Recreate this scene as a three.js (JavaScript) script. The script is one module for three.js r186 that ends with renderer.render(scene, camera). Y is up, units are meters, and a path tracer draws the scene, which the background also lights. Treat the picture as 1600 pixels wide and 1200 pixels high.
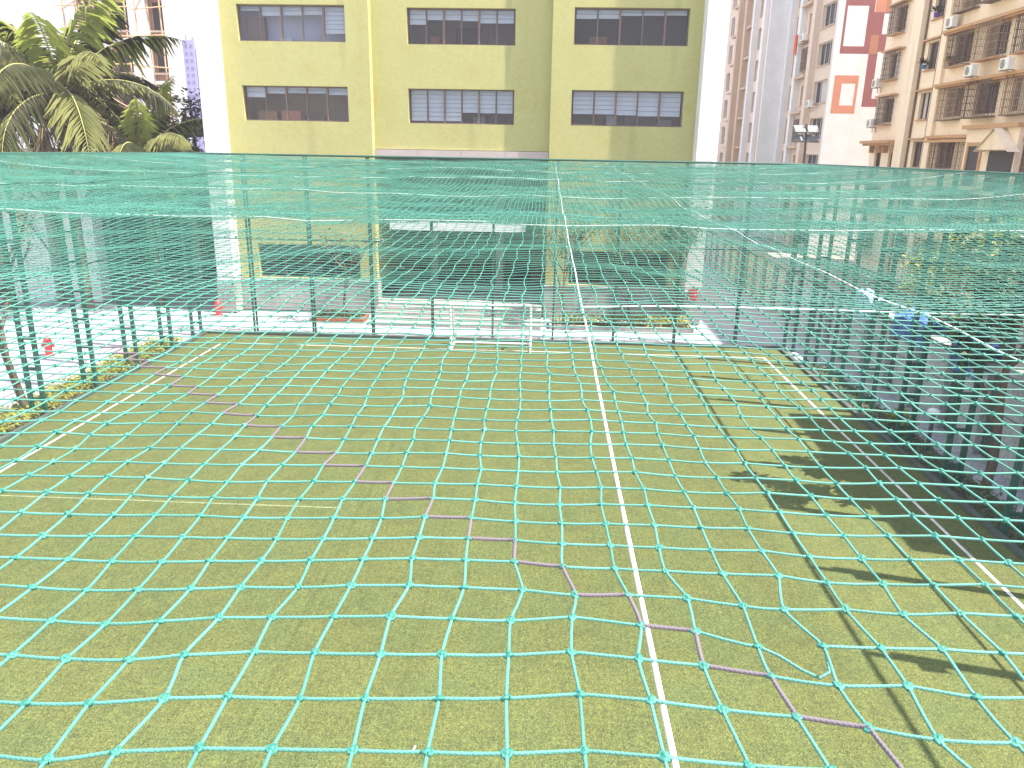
import * as THREE from 'three';
import { mergeGeometries } from 'three/addons/utils/BufferGeometryUtils.js';
import { createNoise2D } from 'simplex-noise';

// ---------------------------------------------------------------- camera, sky, sun, exposure
const R = THREE.MathUtils.degToRad;
const scene = new THREE.Scene();
const camera = new THREE.PerspectiveCamera(53.13, 4 / 3, 0.1, 3000);
camera.position.set(0, 8, 0);
camera.rotation.order = 'YXZ';
camera.rotation.set(R(-16.84), R(2.43), R(1.01));

const SUN = new THREE.Vector3(0.975 * Math.cos(R(58)), Math.sin(R(58)), 0.222 * Math.cos(R(58)));
{ // hazy bright sky: pale at the horizon, light blue overhead, a soft aureole round the sun
  const W = 512, H = 256, d = new Float32Array(W * H * 4);
  for (let y = 0; y < H; y++) for (let x = 0; x < W; x++) {
    const el = ((y + 0.5) / H - 0.5) * Math.PI, az = ((x + 0.5) / W - 0.5) * 2 * Math.PI, c = Math.cos(el);
    const up = Math.max(0, Math.sin(el)), t = Math.pow(1 - up, 2.2), ca = clampDot(c * Math.cos(az) * SUN.x + Math.sin(el) * SUN.y + c * Math.sin(az) * SUN.z), g = 0.10 * Math.pow(ca, 6) + 0.5 * Math.pow(ca, 60), o = (y * W + x) * 4;
    d[o] = 0.33 + 0.15 * t + g; d[o + 1] = 0.39 + 0.10 * t + g * 0.98; d[o + 2] = 0.50 + 0.03 * t + g * 0.93; d[o + 3] = 1;
  }
  const t = new THREE.DataTexture(d, W, H, THREE.RGBAFormat, THREE.FloatType); t.mapping = THREE.EquirectangularReflectionMapping; t.magFilter = t.minFilter = THREE.LinearFilter; t.wrapS = THREE.RepeatWrapping; t.needsUpdate = true;
  scene.background = t; scene.environment = t;
}
function clampDot(v) { return Math.max(0, Math.min(1, v)); }

const sun = new THREE.DirectionalLight(0xfff4e8, 3.9);
sun.name = 'sun';
sun.position.set(SUN.x * 120, SUN.y * 120, SUN.z * 120 - 30);
sun.target.position.set(0, 0, -30);
sun.castShadow = true;
sun.shadow.radius = 1;
sun.shadow.mapSize.set(4096, 4096);
Object.assign(sun.shadow.camera, { left: -75, right: 75, top: 75, bottom: -75, near: 1, far: 300 });
scene.add(sun, sun.target);

const renderer = new THREE.WebGLRenderer({ antialias: true });
renderer.toneMapping = THREE.LinearToneMapping;
renderer.toneMappingExposure = 3.75;
renderer.shadowMap.enabled = true;

// ---------------------------------------------------------------- helpers
function rng(seed) { let s = seed >>> 0; return () => { s = (s + 0x6d2b79f5) | 0; let t = Math.imul(s ^ (s >>> 15), 1 | s); t = (t + Math.imul(t ^ (t >>> 7), 61 | t)) ^ t; return ((t ^ (t >>> 14)) >>> 0) / 4294967296; }; }
const n2 = createNoise2D(rng(7)), n2b = createNoise2D(rng(19));
const lerp = (a, b, t) => a + (b - a) * t;
const clamp = (x, a, b) => Math.min(b, Math.max(a, x));
const sstep = (a, b, x) => { const t = clamp((x - a) / (b - a), 0, 1); return t * t * (3 - 2 * t); };

const taken = new Map();
function numbered(name) { const k = taken.get(name) ?? 0; taken.set(name, k + 1); return k ? name + '_' + String(k).padStart(3, '0') : name; }
function tag(o, label, category, group, kind) {
  if (label) o.userData.label = label;
  if (category) o.userData.category = category;
  if (group) o.userData.group = group;
  if (kind) o.userData.kind = kind;
  return o;
}
// A Group at a thing's base. Positions are given as x (right), y (up), f (metres ahead of the camera).
function thing(name, label, category, x, y, f, turn = 0, group) {
  const o = new THREE.Group();
  o.name = numbered(name); o.position.set(x, y, -f); o.rotation.y = turn;
  tag(o, label, category, group); scene.add(o); return o;
}

class MB {
  constructor() { this.p = []; this.n = []; this.u = []; this.c = null; this.i = []; }
  v(x, y, z, nx, ny, nz, u, w, c) { this.p.push(x, y, z); this.n.push(nx, ny, nz); this.u.push(u, w); if (c !== undefined) (this.c ??= []).push(c, c, c); return this.p.length / 3 - 1; }
  quad(a, b, c, d) {                       // counter-clockwise from outside, uv in metres
    const ux = b[0] - a[0], uy = b[1] - a[1], uz = b[2] - a[2], vx = d[0] - a[0], vy = d[1] - a[1], vz = d[2] - a[2];
    let nx = uy * vz - uz * vy, ny = uz * vx - ux * vz, nz = ux * vy - uy * vx; const l = Math.hypot(nx, ny, nz) || 1; nx /= l; ny /= l; nz /= l;
    const ax = Math.abs(nx), ay = Math.abs(ny), az = Math.abs(nz);
    const uv = (q) => (ay > ax && ay > az ? [q[0], q[2]] : ax > az ? [q[2], q[1]] : [q[0], q[1]]);
    const k = [a, b, c, d].map((q) => this.v(q[0], q[1], q[2], nx, ny, nz, ...uv(q)));
    this.i.push(k[0], k[1], k[2], k[0], k[2], k[3]); return this;
  }
  box(x0, x1, y0, y1, z0, z1) {
    if (x0 > x1) [x0, x1] = [x1, x0]; if (y0 > y1) [y0, y1] = [y1, y0]; if (z0 > z1) [z0, z1] = [z1, z0];
    const q = (a, b, c, d) => this.quad(a, b, c, d);
    q([x0, y0, z1], [x1, y0, z1], [x1, y1, z1], [x0, y1, z1]); q([x1, y0, z0], [x0, y0, z0], [x0, y1, z0], [x1, y1, z0]);
    q([x1, y0, z1], [x1, y0, z0], [x1, y1, z0], [x1, y1, z1]); q([x0, y0, z0], [x0, y0, z1], [x0, y1, z1], [x0, y1, z0]);
    q([x0, y1, z1], [x1, y1, z1], [x1, y1, z0], [x0, y1, z0]); q([x0, y0, z0], [x1, y0, z0], [x1, y0, z1], [x0, y0, z1]);
    return this;
  }
  // a tube along points [x,y,z,(radius),(shade)], parallel transported
  tube(pts, r, sides = 6, caps = false) {
    const n = pts.length, rings = []; let side = null, len = 0;
    for (let k = 0; k < n; k++) {
      const a = pts[Math.max(0, k - 1)], b = pts[Math.min(n - 1, k + 1)], q = pts[k];
      let tx = b[0] - a[0], ty = b[1] - a[1], tz = b[2] - a[2]; const tl = Math.hypot(tx, ty, tz) || 1; tx /= tl; ty /= tl; tz /= tl;
      if (!side) side = Math.abs(ty) < 0.9 ? [tz, 0, -tx] : [1, 0, 0];
      const d = side[0] * tx + side[1] * ty + side[2] * tz; let sx = side[0] - d * tx, sy = side[1] - d * ty, sz = side[2] - d * tz; const sl = Math.hypot(sx, sy, sz) || 1; sx /= sl; sy /= sl; sz /= sl; side = [sx, sy, sz];
      const bx = ty * sz - tz * sy, by = tz * sx - tx * sz, bz = tx * sy - ty * sx, rr = q[3] ?? r;
      if (k) len += Math.hypot(q[0] - pts[k - 1][0], q[1] - pts[k - 1][1], q[2] - pts[k - 1][2]);
      const ring = [];
      for (let s = 0; s < sides; s++) { const an = (s / sides) * 6.2832 + 0.5, ca = Math.cos(an), sa = Math.sin(an), nx = sx * ca + bx * sa, ny = sy * ca + by * sa, nz = sz * ca + bz * sa; ring.push(this.v(q[0] + nx * rr, q[1] + ny * rr, q[2] + nz * rr, nx, ny, nz, s / sides, len, q[4])); }
      rings.push(ring);
    }
    for (let k = 0; k + 1 < n; k++) for (let s = 0; s < sides; s++) { const t = (s + 1) % sides, A = rings[k], B = rings[k + 1]; this.i.push(A[s], B[t], B[s], A[s], A[t], B[t]); }
    if (caps) for (const [ring, f] of [[rings[0], 1], [rings[n - 1], -1]]) for (let s = 1; s + 1 < sides; s++) f > 0 ? this.i.push(ring[0], ring[s + 1], ring[s]) : this.i.push(ring[0], ring[s], ring[s + 1]);
    return this;
  }
  tri(a, b, c) { return this.poly([a, b, c]); }
  poly(ps) {
    const [a, b, c] = ps; let nx = (b[1] - a[1]) * (c[2] - a[2]) - (b[2] - a[2]) * (c[1] - a[1]), ny = (b[2] - a[2]) * (c[0] - a[0]) - (b[0] - a[0]) * (c[2] - a[2]), nz = (b[0] - a[0]) * (c[1] - a[1]) - (b[1] - a[1]) * (c[0] - a[0]);
    const l = Math.hypot(nx, ny, nz) || 1; const k = ps.map((q) => this.v(q[0], q[1], q[2], nx / l, ny / l, nz / l, q[0], q[1]));
    for (let s = 1; s + 1 < k.length; s++) this.i.push(k[0], k[s], k[s + 1]); return this;
  }
  geo() {
    const g = new THREE.BufferGeometry();
    g.setAttribute('position', new THREE.Float32BufferAttribute(this.p, 3)); g.setAttribute('normal', new THREE.Float32BufferAttribute(this.n, 3)); g.setAttribute('uv', new THREE.Float32BufferAttribute(this.u, 2));
    if (this.c) g.setAttribute('color', new THREE.Float32BufferAttribute(this.c, 3));
    g.setIndex(this.i); return g;
  }
  build(name, mat, parent = scene) { return mesh(name, this.geo(), mat, parent); }
}
function mesh(name, geo, mat, parent = scene) {
  const m = new THREE.Mesh(geo, mat); m.name = parent === scene ? numbered(name) : name; m.castShadow = m.receiveShadow = true; parent.add(m); return m;
}
const mb = () => new MB();
// a part that is one or more boxes [x0,x1,y0,y1,z0,z1]
function part(name, mat, parent, ...boxes) { const m = mb(); for (const b of boxes) m.box(...b); return m.build(name, mat, parent); }
// a wall front in the plane z = zf with openings cut through it and reveals of the given depth
function facade(m, u0, u1, v0, v1, openings, zf, depth) {
  const us = [...new Set([u0, u1, ...openings.flatMap((o) => [o[0], o[1]])])].filter((x) => x >= u0 && x <= u1).sort((a, b) => a - b);
  const vs = [...new Set([v0, v1, ...openings.flatMap((o) => [o[2], o[3]])])].filter((x) => x >= v0 && x <= v1).sort((a, b) => a - b);
  for (let j = 0; j + 1 < vs.length; j++) {
    const cv = (vs[j] + vs[j + 1]) / 2; let start = null;
    for (let k = 0; k < us.length; k++) {
      const open = k + 1 >= us.length || openings.some((o) => (us[k] + us[k + 1]) / 2 > o[0] && (us[k] + us[k + 1]) / 2 < o[1] && cv > o[2] && cv < o[3]);
      if (!open && start === null) start = us[k];
      if (open && start !== null) { m.quad([start, vs[j], zf], [us[k], vs[j], zf], [us[k], vs[j + 1], zf], [start, vs[j + 1], zf]); start = null; }
    }
  }
  for (const [a, b, c, d] of openings) {
    const z = zf - depth;
    m.quad([a, c, zf], [b, c, zf], [b, c, z], [a, c, z]); m.quad([a, d, z], [b, d, z], [b, d, zf], [a, d, zf]);
    m.quad([a, c, z], [a, d, z], [a, d, zf], [a, c, zf]); m.quad([b, c, zf], [b, d, zf], [b, d, z], [b, c, z]);
  }
}

// ---------------------------------------------------------------- textures
function tileNoise(size, cells, seed) {          // tileable value noise, 0..1
  const r = rng(seed), g = new Float32Array(cells * cells).map(() => r()), out = new Float32Array(size * size);
  for (let y = 0; y < size; y++) for (let x = 0; x < size; x++) {
    const fx = (x / size) * cells, fy = (y / size) * cells, ix = Math.floor(fx), iy = Math.floor(fy), tx = fx - ix, ty = fy - iy, sx = tx * tx * (3 - 2 * tx), sy = ty * ty * (3 - 2 * ty);
    const G = (a, b) => g[((b + cells) % cells) * cells + ((a + cells) % cells)];
    out[y * size + x] = lerp(lerp(G(ix, iy), G(ix + 1, iy), sx), lerp(G(ix, iy + 1), G(ix + 1, iy + 1), sx), sy);
  }
  return out;
}
function tex(size, fn, srgb = true, repeat = 1) {
  const d = new Uint8Array(size * size * 4);
  for (let y = 0; y < size; y++) for (let x = 0; x < size; x++) { const c = fn(y * size + x, x / size, y / size), o = (y * size + x) * 4; d[o] = clamp(c[0], 0, 1) * 255; d[o + 1] = clamp(c[1], 0, 1) * 255; d[o + 2] = clamp(c[2], 0, 1) * 255; d[o + 3] = 255; }
  const t = new THREE.DataTexture(d, size, size, THREE.RGBAFormat); t.wrapS = t.wrapT = THREE.RepeatWrapping; t.magFilter = THREE.LinearFilter; t.minFilter = THREE.LinearMipmapLinearFilter; t.generateMipmaps = true;
  if (srgb) t.colorSpace = THREE.SRGBColorSpace; t.repeat.set(repeat, repeat); t.needsUpdate = true; return t;
}
const N1k = [tileNoise(1024, 512, 1), tileNoise(1024, 170, 2), tileNoise(1024, 40, 3), tileNoise(1024, 12, 4), tileNoise(1024, 5, 5)];
const N5 = [tileNoise(512, 256, 11), tileNoise(512, 64, 12), tileNoise(512, 18, 13), tileNoise(512, 6, 14)];
// turf: straw and green fibres, with rubber crumb and a few pale specks
const rs = rng(55), specks = new Float32Array(1024 * 1024);
for (let k = 0; k < 260; k++) { const x = Math.floor(rs() * 1023), y = Math.floor(rs() * 1023), b = 0.25 + rs() * 0.5; specks[y * 1024 + x] = b; if (rs() > 0.5) specks[y * 1024 + x + 1] = b * 0.8; if (rs() > 0.7) specks[(y + 1) * 1024 + x] = b * 0.6; }
const turfMap = tex(1024, (i) => { const f = N1k[0][i], g = N1k[1][i], h = N1k[2][i], l = N1k[3][i], w = N1k[4][i], s = specks[i]; const k = 0.62 + 0.50 * f + 0.22 * (g - 0.5) + 0.08 * (h - 0.5) + 0.05 * (l - 0.5); const y = 0.05 * (g - 0.5) + 0.05 * (w - 0.5); return [k * (0.83 + y) + s, k * 0.87 + s, k * (0.50 - y * 0.6) + s]; }, true, 0.26);
const turfBump = tex(1024, (i) => { const v = 0.6 * N1k[0][i] + 0.4 * N1k[1][i]; return [v, v, v]; }, false, 0.26);
const plasterMap = tex(512, (i) => { const v = 0.94 + 0.05 * (N5[0][i] - 0.5) + 0.03 * (N5[2][i] - 0.5) + 0.025 * (N5[3][i] - 0.5); return [v, v, v]; }, true, 0.16);
const plasterBump = tex(512, (i) => { const v = 0.5 * N5[0][i] + 0.35 * N5[1][i] + 0.15 * N5[2][i]; return [v, v, v]; }, false, 0.5);
const grimeMap = tex(512, (i, u, v) => { const st = N5[2][(Math.floor(v * 40) * 512 + Math.floor(u * 512)) % 262144]; const a = sstep(0.55, 0.8, N5[3][i]) * sstep(0.4, 0.75, N5[1][i]); const k = 0.97 + 0.04 * (N5[1][i] - 0.5) - 0.03 * a - 0.05 * sstep(0.6, 0.9, st); return [k, k * (1 - 0.02 * a), k * (1 - 0.06 * a)]; }, true, 0.13);
const concreteMap = tex(512, (i) => { const v = 0.88 + 0.12 * (N5[0][i] - 0.5) + 0.14 * (N5[1][i] - 0.5) + 0.16 * (N5[3][i] - 0.5); return [v, v, v * 0.985]; }, true, 0.2);
// small interlocking pavers, too small to tell apart from up here
const paveMap = tex(512, (i, u, v) => { const ry = v * 20, row = Math.floor(ry), cx = u * 10 + (row % 2) * 0.5 + 0.06 * Math.sin(ry * 3.1), col = Math.floor(cx), e = Math.min(ry - row, row + 1 - ry) < 0.07 || Math.min(cx - col, col + 1 - cx) < 0.04; const t = N5[2][((row * 37 + 5) % 512) * 512 + ((((col % 10) + 10) % 10) * 51 + 9) % 512]; const k = (e ? 0.68 : 0.86 + 0.12 * (t - 0.5)) + 0.10 * (N5[0][i] - 0.5) + 0.12 * (N5[3][i] - 0.5); return [k, k * 0.985, k * 0.97]; }, true, 0.5);
const leafVar = tex(128, (i, u, v) => { const k = 0.8 + 0.25 * N5[1][i % 262144]; return [k, k, k * 0.9]; }, true, 2);
const braid = tex(64, (i, u, v) => { const a = 0.5 + 0.5 * Math.sin((u * 2 + v) * 6.2832), b = 0.5 + 0.5 * Math.sin((u * 2 - v) * 6.2832), k = Math.max(a, b); return [k, k, k]; }, false, 1);
braid.repeat.set(1, 110);
const braidCol = tex(128, (i, u, v) => { const k = 0.9 + 0.2 * (N5[1][(Math.floor(v * 127) * 512 + Math.floor(u * 127) * 3) % 262144] - 0.5); return [k, k, k]; }, true, 1);
braidCol.repeat.set(1, 6);

// ---------------------------------------------------------------- materials (linear base colours)
const lin = (r, g, b) => new THREE.Color().setRGB(r, g, b);
const std = (r, g, b, o = {}) => new THREE.MeshStandardMaterial({ color: lin(r, g, b), roughness: 0.9, ...o });
const plaster = (r, g, b, o = {}) => std(r, g, b, { map: plasterMap, bumpMap: plasterBump, bumpScale: 0.004, ...o });
const grimy = (r, g, b, o = {}) => std(r, g, b, { map: grimeMap, bumpMap: plasterBump, bumpScale: 0.004, ...o });
const leafy = (r, g, b, o = {}) => new THREE.MeshPhysicalMaterial({ color: lin(r, g, b), roughness: 0.75, side: THREE.DoubleSide, transmission: 0.3, thickness: 0, map: leafVar, ...o });
const M = {
  turf: std(0.196, 0.213, 0.205, { map: turfMap, bumpMap: turfBump, bumpScale: 0.02, roughness: 1 }),
  line: std(0.74, 0.74, 0.70, { map: concreteMap, roughness: 0.95 }),
  wornLine: std(0.36, 0.37, 0.62, { map: turfMap, roughness: 1 }),
  paving: std(0.56, 0.565, 0.64, { map: paveMap, bumpMap: paveMap, bumpScale: 0.004 }),
  ground: std(0.36, 0.33, 0.29, { map: concreteMap }),
  concrete: std(0.40, 0.39, 0.37, { map: concreteMap }),
  wallPanel: std(0.56, 0.56, 0.58, { map: concreteMap }),
  kerb: std(0.10, 0.125, 0.11, { map: concreteMap }),
  soil: std(0.12, 0.085, 0.06, { map: concreteMap, roughness: 1 }),
  cord: std(0.105, 0.345, 0.28, { roughness: 0.55, vertexColors: true, bumpMap: braid, bumpScale: 0.0008, map: braidCol }),
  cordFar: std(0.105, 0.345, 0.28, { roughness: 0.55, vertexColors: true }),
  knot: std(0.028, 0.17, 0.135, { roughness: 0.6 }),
  twine: std(0.135, 0.115, 0.135, { roughness: 0.8, bumpMap: braid, bumpScale: 0.0008 }),
  cable: std(0.68, 0.69, 0.67, { roughness: 0.5 }),
  steel: std(0.018, 0.10, 0.075, { roughness: 0.5, map: concreteMap }),
  sideCord: std(0.028, 0.20, 0.145, { roughness: 0.6 }),
  yellow: grimy(0.45, 0.425, 0.175),
  white: plaster(0.80, 0.79, 0.78),
  ledge: plaster(0.50, 0.43, 0.41),
  greyStone: std(0.42, 0.40, 0.38, { map: concreteMap }),
  brownFrame: std(0.16, 0.105, 0.085, { roughness: 0.45 }),
  glass: new THREE.MeshPhysicalMaterial({ color: lin(0.72, 0.76, 0.82), transmission: 1, thickness: 0, roughness: 0.02, ior: 1.5 }),
  darkGlass: std(0.022, 0.024, 0.028, { roughness: 0.08 }),
  blind: std(0.62, 0.62, 0.64, { roughness: 0.9, side: THREE.DoubleSide }),
  roomWall: std(0.26, 0.20, 0.17),
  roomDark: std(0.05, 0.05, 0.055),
  roomWood: std(0.38, 0.20, 0.09),
  roomLilac: std(0.50, 0.48, 0.56),
  roomTan: std(0.42, 0.28, 0.20),
  cream: grimy(0.88, 0.72, 0.55),
  creamTrim: grimy(0.52, 0.30, 0.15),
  pinkCream: grimy(0.70, 0.56, 0.46),
  apartWhite: plaster(0.83, 0.82, 0.83),
  apartTan: grimy(0.58, 0.42, 0.30),
  openDark: std(0.022, 0.014, 0.018, { roughness: 0.6 }),
  grille: std(0.14, 0.085, 0.06, { roughness: 0.7 }),
  grillePale: std(0.30, 0.20, 0.13, { roughness: 0.7 }),
  curtain: std(0.50, 0.46, 0.45, { side: THREE.DoubleSide }),
  ac: std(0.72, 0.70, 0.66, { roughness: 0.5 }),
  acDark: std(0.08, 0.08, 0.08),
  maroon: plaster(0.34, 0.115, 0.115),
  salmon: plaster(0.66, 0.27, 0.17),
  ochre: plaster(0.50, 0.22, 0.13),
  bamboo: std(0.50, 0.33, 0.19, { roughness: 0.8 }),
  brownBay: grimy(0.38, 0.22, 0.16),
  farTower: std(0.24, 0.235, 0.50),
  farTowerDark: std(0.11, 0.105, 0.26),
  bark: std(0.20, 0.14, 0.10, { map: concreteMap, bumpMap: plasterBump, bumpScale: 0.02 }),
  palmBark: std(0.22, 0.17, 0.13, { map: concreteMap, bumpMap: plasterBump, bumpScale: 0.03 }),
  palmLeaf: leafy(0.30, 0.32, 0.11, { roughness: 0.8 }),
  palmLeafYoung: leafy(0.34, 0.42, 0.05, { roughness: 0.8 }),
  palmLeafDry: leafy(0.36, 0.27, 0.18),
  rachis: std(0.36, 0.34, 0.12),
  leafDark: leafy(0.035, 0.065, 0.02),
  leafMid: leafy(0.07, 0.12, 0.025),
  leafYellow: leafy(0.34, 0.36, 0.03),
  leafDry: leafy(0.16, 0.12, 0.06),
  red: std(0.55, 0.03, 0.04, { roughness: 0.4 }),
  redCloth: std(0.62, 0.07, 0.03, { side: THREE.DoubleSide }),
  blueTarp: std(0.05, 0.13, 0.42, { roughness: 0.45, side: THREE.DoubleSide }),
  paleTarp: std(0.32, 0.42, 0.58, { roughness: 0.45, side: THREE.DoubleSide }),
  whitePaint: std(0.78, 0.78, 0.77, { roughness: 0.4 }),
  panelCell: std(0.10, 0.12, 0.15, { roughness: 0.15 }),
  panelPale: std(0.12, 0.14, 0.145, { roughness: 0.6 }),
  darkMetal: std(0.06, 0.06, 0.065, { roughness: 0.5 }),
  cloth: std(0.50, 0.47, 0.52, { side: THREE.DoubleSide }),
  brick: std(0.36, 0.13, 0.07, { map: concreteMap }),
};

// ---------------------------------------------------------------- ground, turf, markings
const TX0 = -15.0, TX1 = 10.1, TZ1 = 32.75, TZ0 = -3;
function sheet(name, mat, x0, x1, f0, f1, y, kind = 'structure', segs) {
  const m = mb(); m.quad([x0, y, -f0], [x1, y, -f0], [x1, y, -f1], [x0, y, -f1]);
  return tag(m.build(name, mat), null, null, null, kind);
}
sheet('ground', M.ground, -900, 900, -200, 1500, -0.06);
sheet('paving', M.paving, -60, 13, -6, 62, -0.052);
sheet('turf_pitch', M.turf, TX0, TX1, TZ0, TZ1, 0);
const LX0 = -13.7, LX1 = 9.1;
sheet('pitch_line', M.line, LX0 - 0.04, LX0 + 0.04, TZ0, 31.24, 0.004);
sheet('pitch_line', M.line, LX1 - 0.04, LX1 + 0.04, TZ0, 31.24, 0.004);
sheet('pitch_line', M.line, LX0 + 0.04, LX1 - 0.04, 31.16, 31.24, 0.004);
sheet('pitch_line', M.wornLine, LX0 + 0.04, -4.6, 16.02, 16.09, 0.004);
{
  const k = mb(); k.box(TX0 - 0.16, TX0, -0.05, 0.10, -TZ1, -TZ0); tag(k.build('kerb', M.kerb), null, null, null, 'structure');
  const k2 = mb(); k2.box(TX1, TX1 + 0.16, -0.05, 0.10, -TZ1, -TZ0); tag(k2.build('kerb', M.kerb), null, null, null, 'structure');
  const k3 = mb(); k3.box(TX0 - 0.16, TX1 + 0.16, -0.05, 0.12, -TZ1 - 0.16, -TZ1 - 0.001); tag(k3.build('kerb', M.kerb), null, null, null, 'structure');
}

// ---------------------------------------------------------------- yellow office building
const BF = 38.4;                                   // front of its two outer bays
{
  const b = thing('office_building', 'yellow painted office building with white corner fins and ribbon windows', 'building', 0, 0, BF);
  const TOP = 23.4, REC = -0.5;
  const win = [];
  const floors = [9.22, 12.74, 16.27, 19.8];
  for (const v of floors) win.push([-14.72, -9.66, v, v + 1.58]);
  const win3 = floors.map((v) => [0.93, 6.14, v, v + 1.58]);
  const win2 = floors.map((v) => [-6.86, -1.78, v, v + 1.58]);
  const low1 = [-14.55, -9.4, 1.66, 3.36], low3 = [1.1, 6.0, 1.66, 3.36];
  const w = mb();
  facade(w, -15.55, -8.56, 1.6, TOP, [...win, low1], 0, 0.28);
  facade(w, -0.05, 6.76, 1.6, TOP, [...win3, low3], 0, 0.28);
  facade(w, -8.56, -0.05, 8.02, TOP, win2, REC, 0.28);
  w.quad([-8.56, 1.6, 0], [-8.56, 1.6, REC - 7], [-8.56, TOP, REC - 7], [-8.56, TOP, 0]);
  w.quad([-0.05, 1.6, REC - 7], [-0.05, 1.6, 0], [-0.05, TOP, 0], [-0.05, TOP, REC - 7]);
  w.quad([-15.55, TOP, 0], [6.76, TOP, 0], [6.76, TOP, -16], [-15.55, TOP, -16]);
  w.quad([6.76, 0, 0], [6.76, 0, -16], [6.76, TOP, -16], [6.76, TOP, 0]); w.quad([-15.55, 0, -16], [-15.55, 0, 0], [-15.55, TOP, 0], [-15.55, TOP, -16]); w.quad([6.76, 0, -16], [-15.55, 0, -16], [-15.55, TOP, -16], [6.76, TOP, -16]);
  w.build('wall', M.yellow, b);
  part('corner_fin', M.white, b, [-16.4, -15.551, 1.6, TOP + 0.6, -3, 0.9]);
  part('corner_fin', M.white, b, [6.761, 7.55, 1.6, TOP + 0.6, -3, 0.9]);
  part('plinth', M.greyStone, b, [-15.549, -8.5, 0, 1.56, -1, 0.06]); part('plinth', M.greyStone, b, [-0.11, 6.76, 0, 1.56, -1, 0.06]);
  part('plinth', M.greyStone, b, [-16.45, -15.55, 0, 1.6, -3, 0.95]); part('plinth', M.greyStone, b, [6.761, 7.6, 0, 1.6, -3, 0.95]);
  part('coping', M.white, b, [-15.54, -8.48, 1.56, 1.64, -0.2, 0.1]); part('coping', M.white, b, [-0.13, 6.75, 1.56, 1.64, -0.2, 0.1]);
  // stone panels along the soffit of the middle part
  for (let k = 0; k < 4; k++) part('ledge_panel', M.ledge, b, [-8.55 + k * 2.125, -8.55 + k * 2.125 + 2.11, 7.68, 8.0, REC - 0.3, REC + 0.16]);
  part('ledge_backing', M.greyStone, b, [-8.55, -0.06, 7.70, 7.99, REC - 7, REC - 0.301]);
  // the porch below: floor, back wall with dark doors, columns and the pale fascia of a canopy
  part('porch_floor', M.greyStone, b, [-8.555, -0.055, 0.0, 0.6, -8, -0.2]);
  const back = part('porch_back_wall', M.roomWall, b, [-8.55, -0.06, 0.6, 7.7, -7.6, -7.4]);
  for (let k = 0; k < 4; k++) part('door', M.darkGlass, b, [-7.6 + k * 1.7, -6.05 + k * 1.7, 0.6, 3.1, -7.4, -7.34]);
  for (const x of [-6.2, -2.6]) part('column', M.greyStone, b, [x - 0.2, x + 0.2, 0.6, 7.7, -4.2, -3.8]);
  part('canopy_fascia', M.white, b, [-7.9, -1.1, 4.16, 4.56, -0.42, -0.3]); part('canopy_slab', M.greyStone, b, [-7.9, -1.1, 4.4, 4.5, -7.39, -0.421]);
  for (let k = 0; k < 5; k++) part('step', k % 2 ? M.greyStone : M.concrete, b, [-8.45, -0.2, -0.05, 0.12 * (k + 1), -0.2 + 0.62 * (4 - k), 0.42 + 0.62 * (4 - k) - (0.002 * k)]);
  // windows: brown frame, five or six sliding panes, roman blinds of different lengths behind
  function officeWindow(o, z, panes, blinds, room = M.roomWall, deep = 2.6, seed = 1) {
    const [u0, u1, v0, v1] = o, zf = z - 0.2, t = 0.05, f = mb();
    f.box(u0, u1, v0, v0 + t, zf - 0.06, zf); f.box(u0, u1, v1 - t, v1, zf - 0.06, zf); f.box(u0, u0 + t, v0 + t, v1 - t, zf - 0.06, zf); f.box(u1 - t, u1, v0 + t, v1 - t, zf - 0.06, zf);
    const pw = (u1 - u0 - 2 * t) / panes;
    for (let k = 1; k < panes; k++) { const x = u0 + t + k * pw, ww = k % 2 ? 0.022 : 0.04; f.box(x - ww, x + ww, v0 + t, v1 - t, zf - 0.06, zf + (k % 2 ? 0 : 0.012)); }
    const wn = f.build('window', M.brownFrame, b);
    for (let k = 0; k < panes; k++) {
      const a = u0 + t + k * pw + 0.02, c = a + pw - 0.04;
      mb().quad([a, v0 + t, zf - 0.035], [c, v0 + t, zf - 0.035], [c, v1 - t, zf - 0.035], [a, v1 - t, zf - 0.035]).build('pane', M.glass, wn);
      const L = blinds[k] * (v1 - v0 - 0.1); if (!L) continue;
      const s = mb(), n = Math.max(2, Math.round(L / 0.2));
      for (let q = 0; q < n; q++) { const ya = v1 - t - (L * q) / n, yb = v1 - t - (L * (q + 1)) / n + 0.012; s.quad([a + 0.02, yb, zf - 0.13], [c - 0.02, yb, zf - 0.13], [c - 0.02, ya, zf - 0.16], [a + 0.02, ya, zf - 0.16]); }
      s.box(a + 0.02, c - 0.02, v1 - t - L - 0.012, v1 - t - L + 0.012, zf - 0.15, zf - 0.12);
      s.build('blind', M.blind, wn);
    }
    // the room behind
    const r = mb(), zi = z - 0.281, zb = z - deep, e = 0.25;
    r.quad([u0 - e, v0 - 0.8, zb], [u1 + e, v0 - 0.8, zb], [u1 + e, v1 + 0.5, zb], [u0 - e, v1 + 0.5, zb]); r.quad([u0 - e, v0 - 0.8, zi], [u1 + e, v0 - 0.8, zi], [u1 + e, v0 - 0.8, zb], [u0 - e, v0 - 0.8, zb]);
    r.quad([u0 - e, v1 + 0.5, zb], [u1 + e, v1 + 0.5, zb], [u1 + e, v1 + 0.5, zi], [u0 - e, v1 + 0.5, zi]); r.quad([u0 - e, v0 - 0.8, zi], [u0 - e, v0 - 0.8, zb], [u0 - e, v1 + 0.5, zb], [u0 - e, v1 + 0.5, zi]); r.quad([u1 + e, v0 - 0.8, zb], [u1 + e, v0 - 0.8, zi], [u1 + e, v1 + 0.5, zi], [u1 + e, v1 + 0.5, zb]);
    r.build('room', room, wn);
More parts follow.
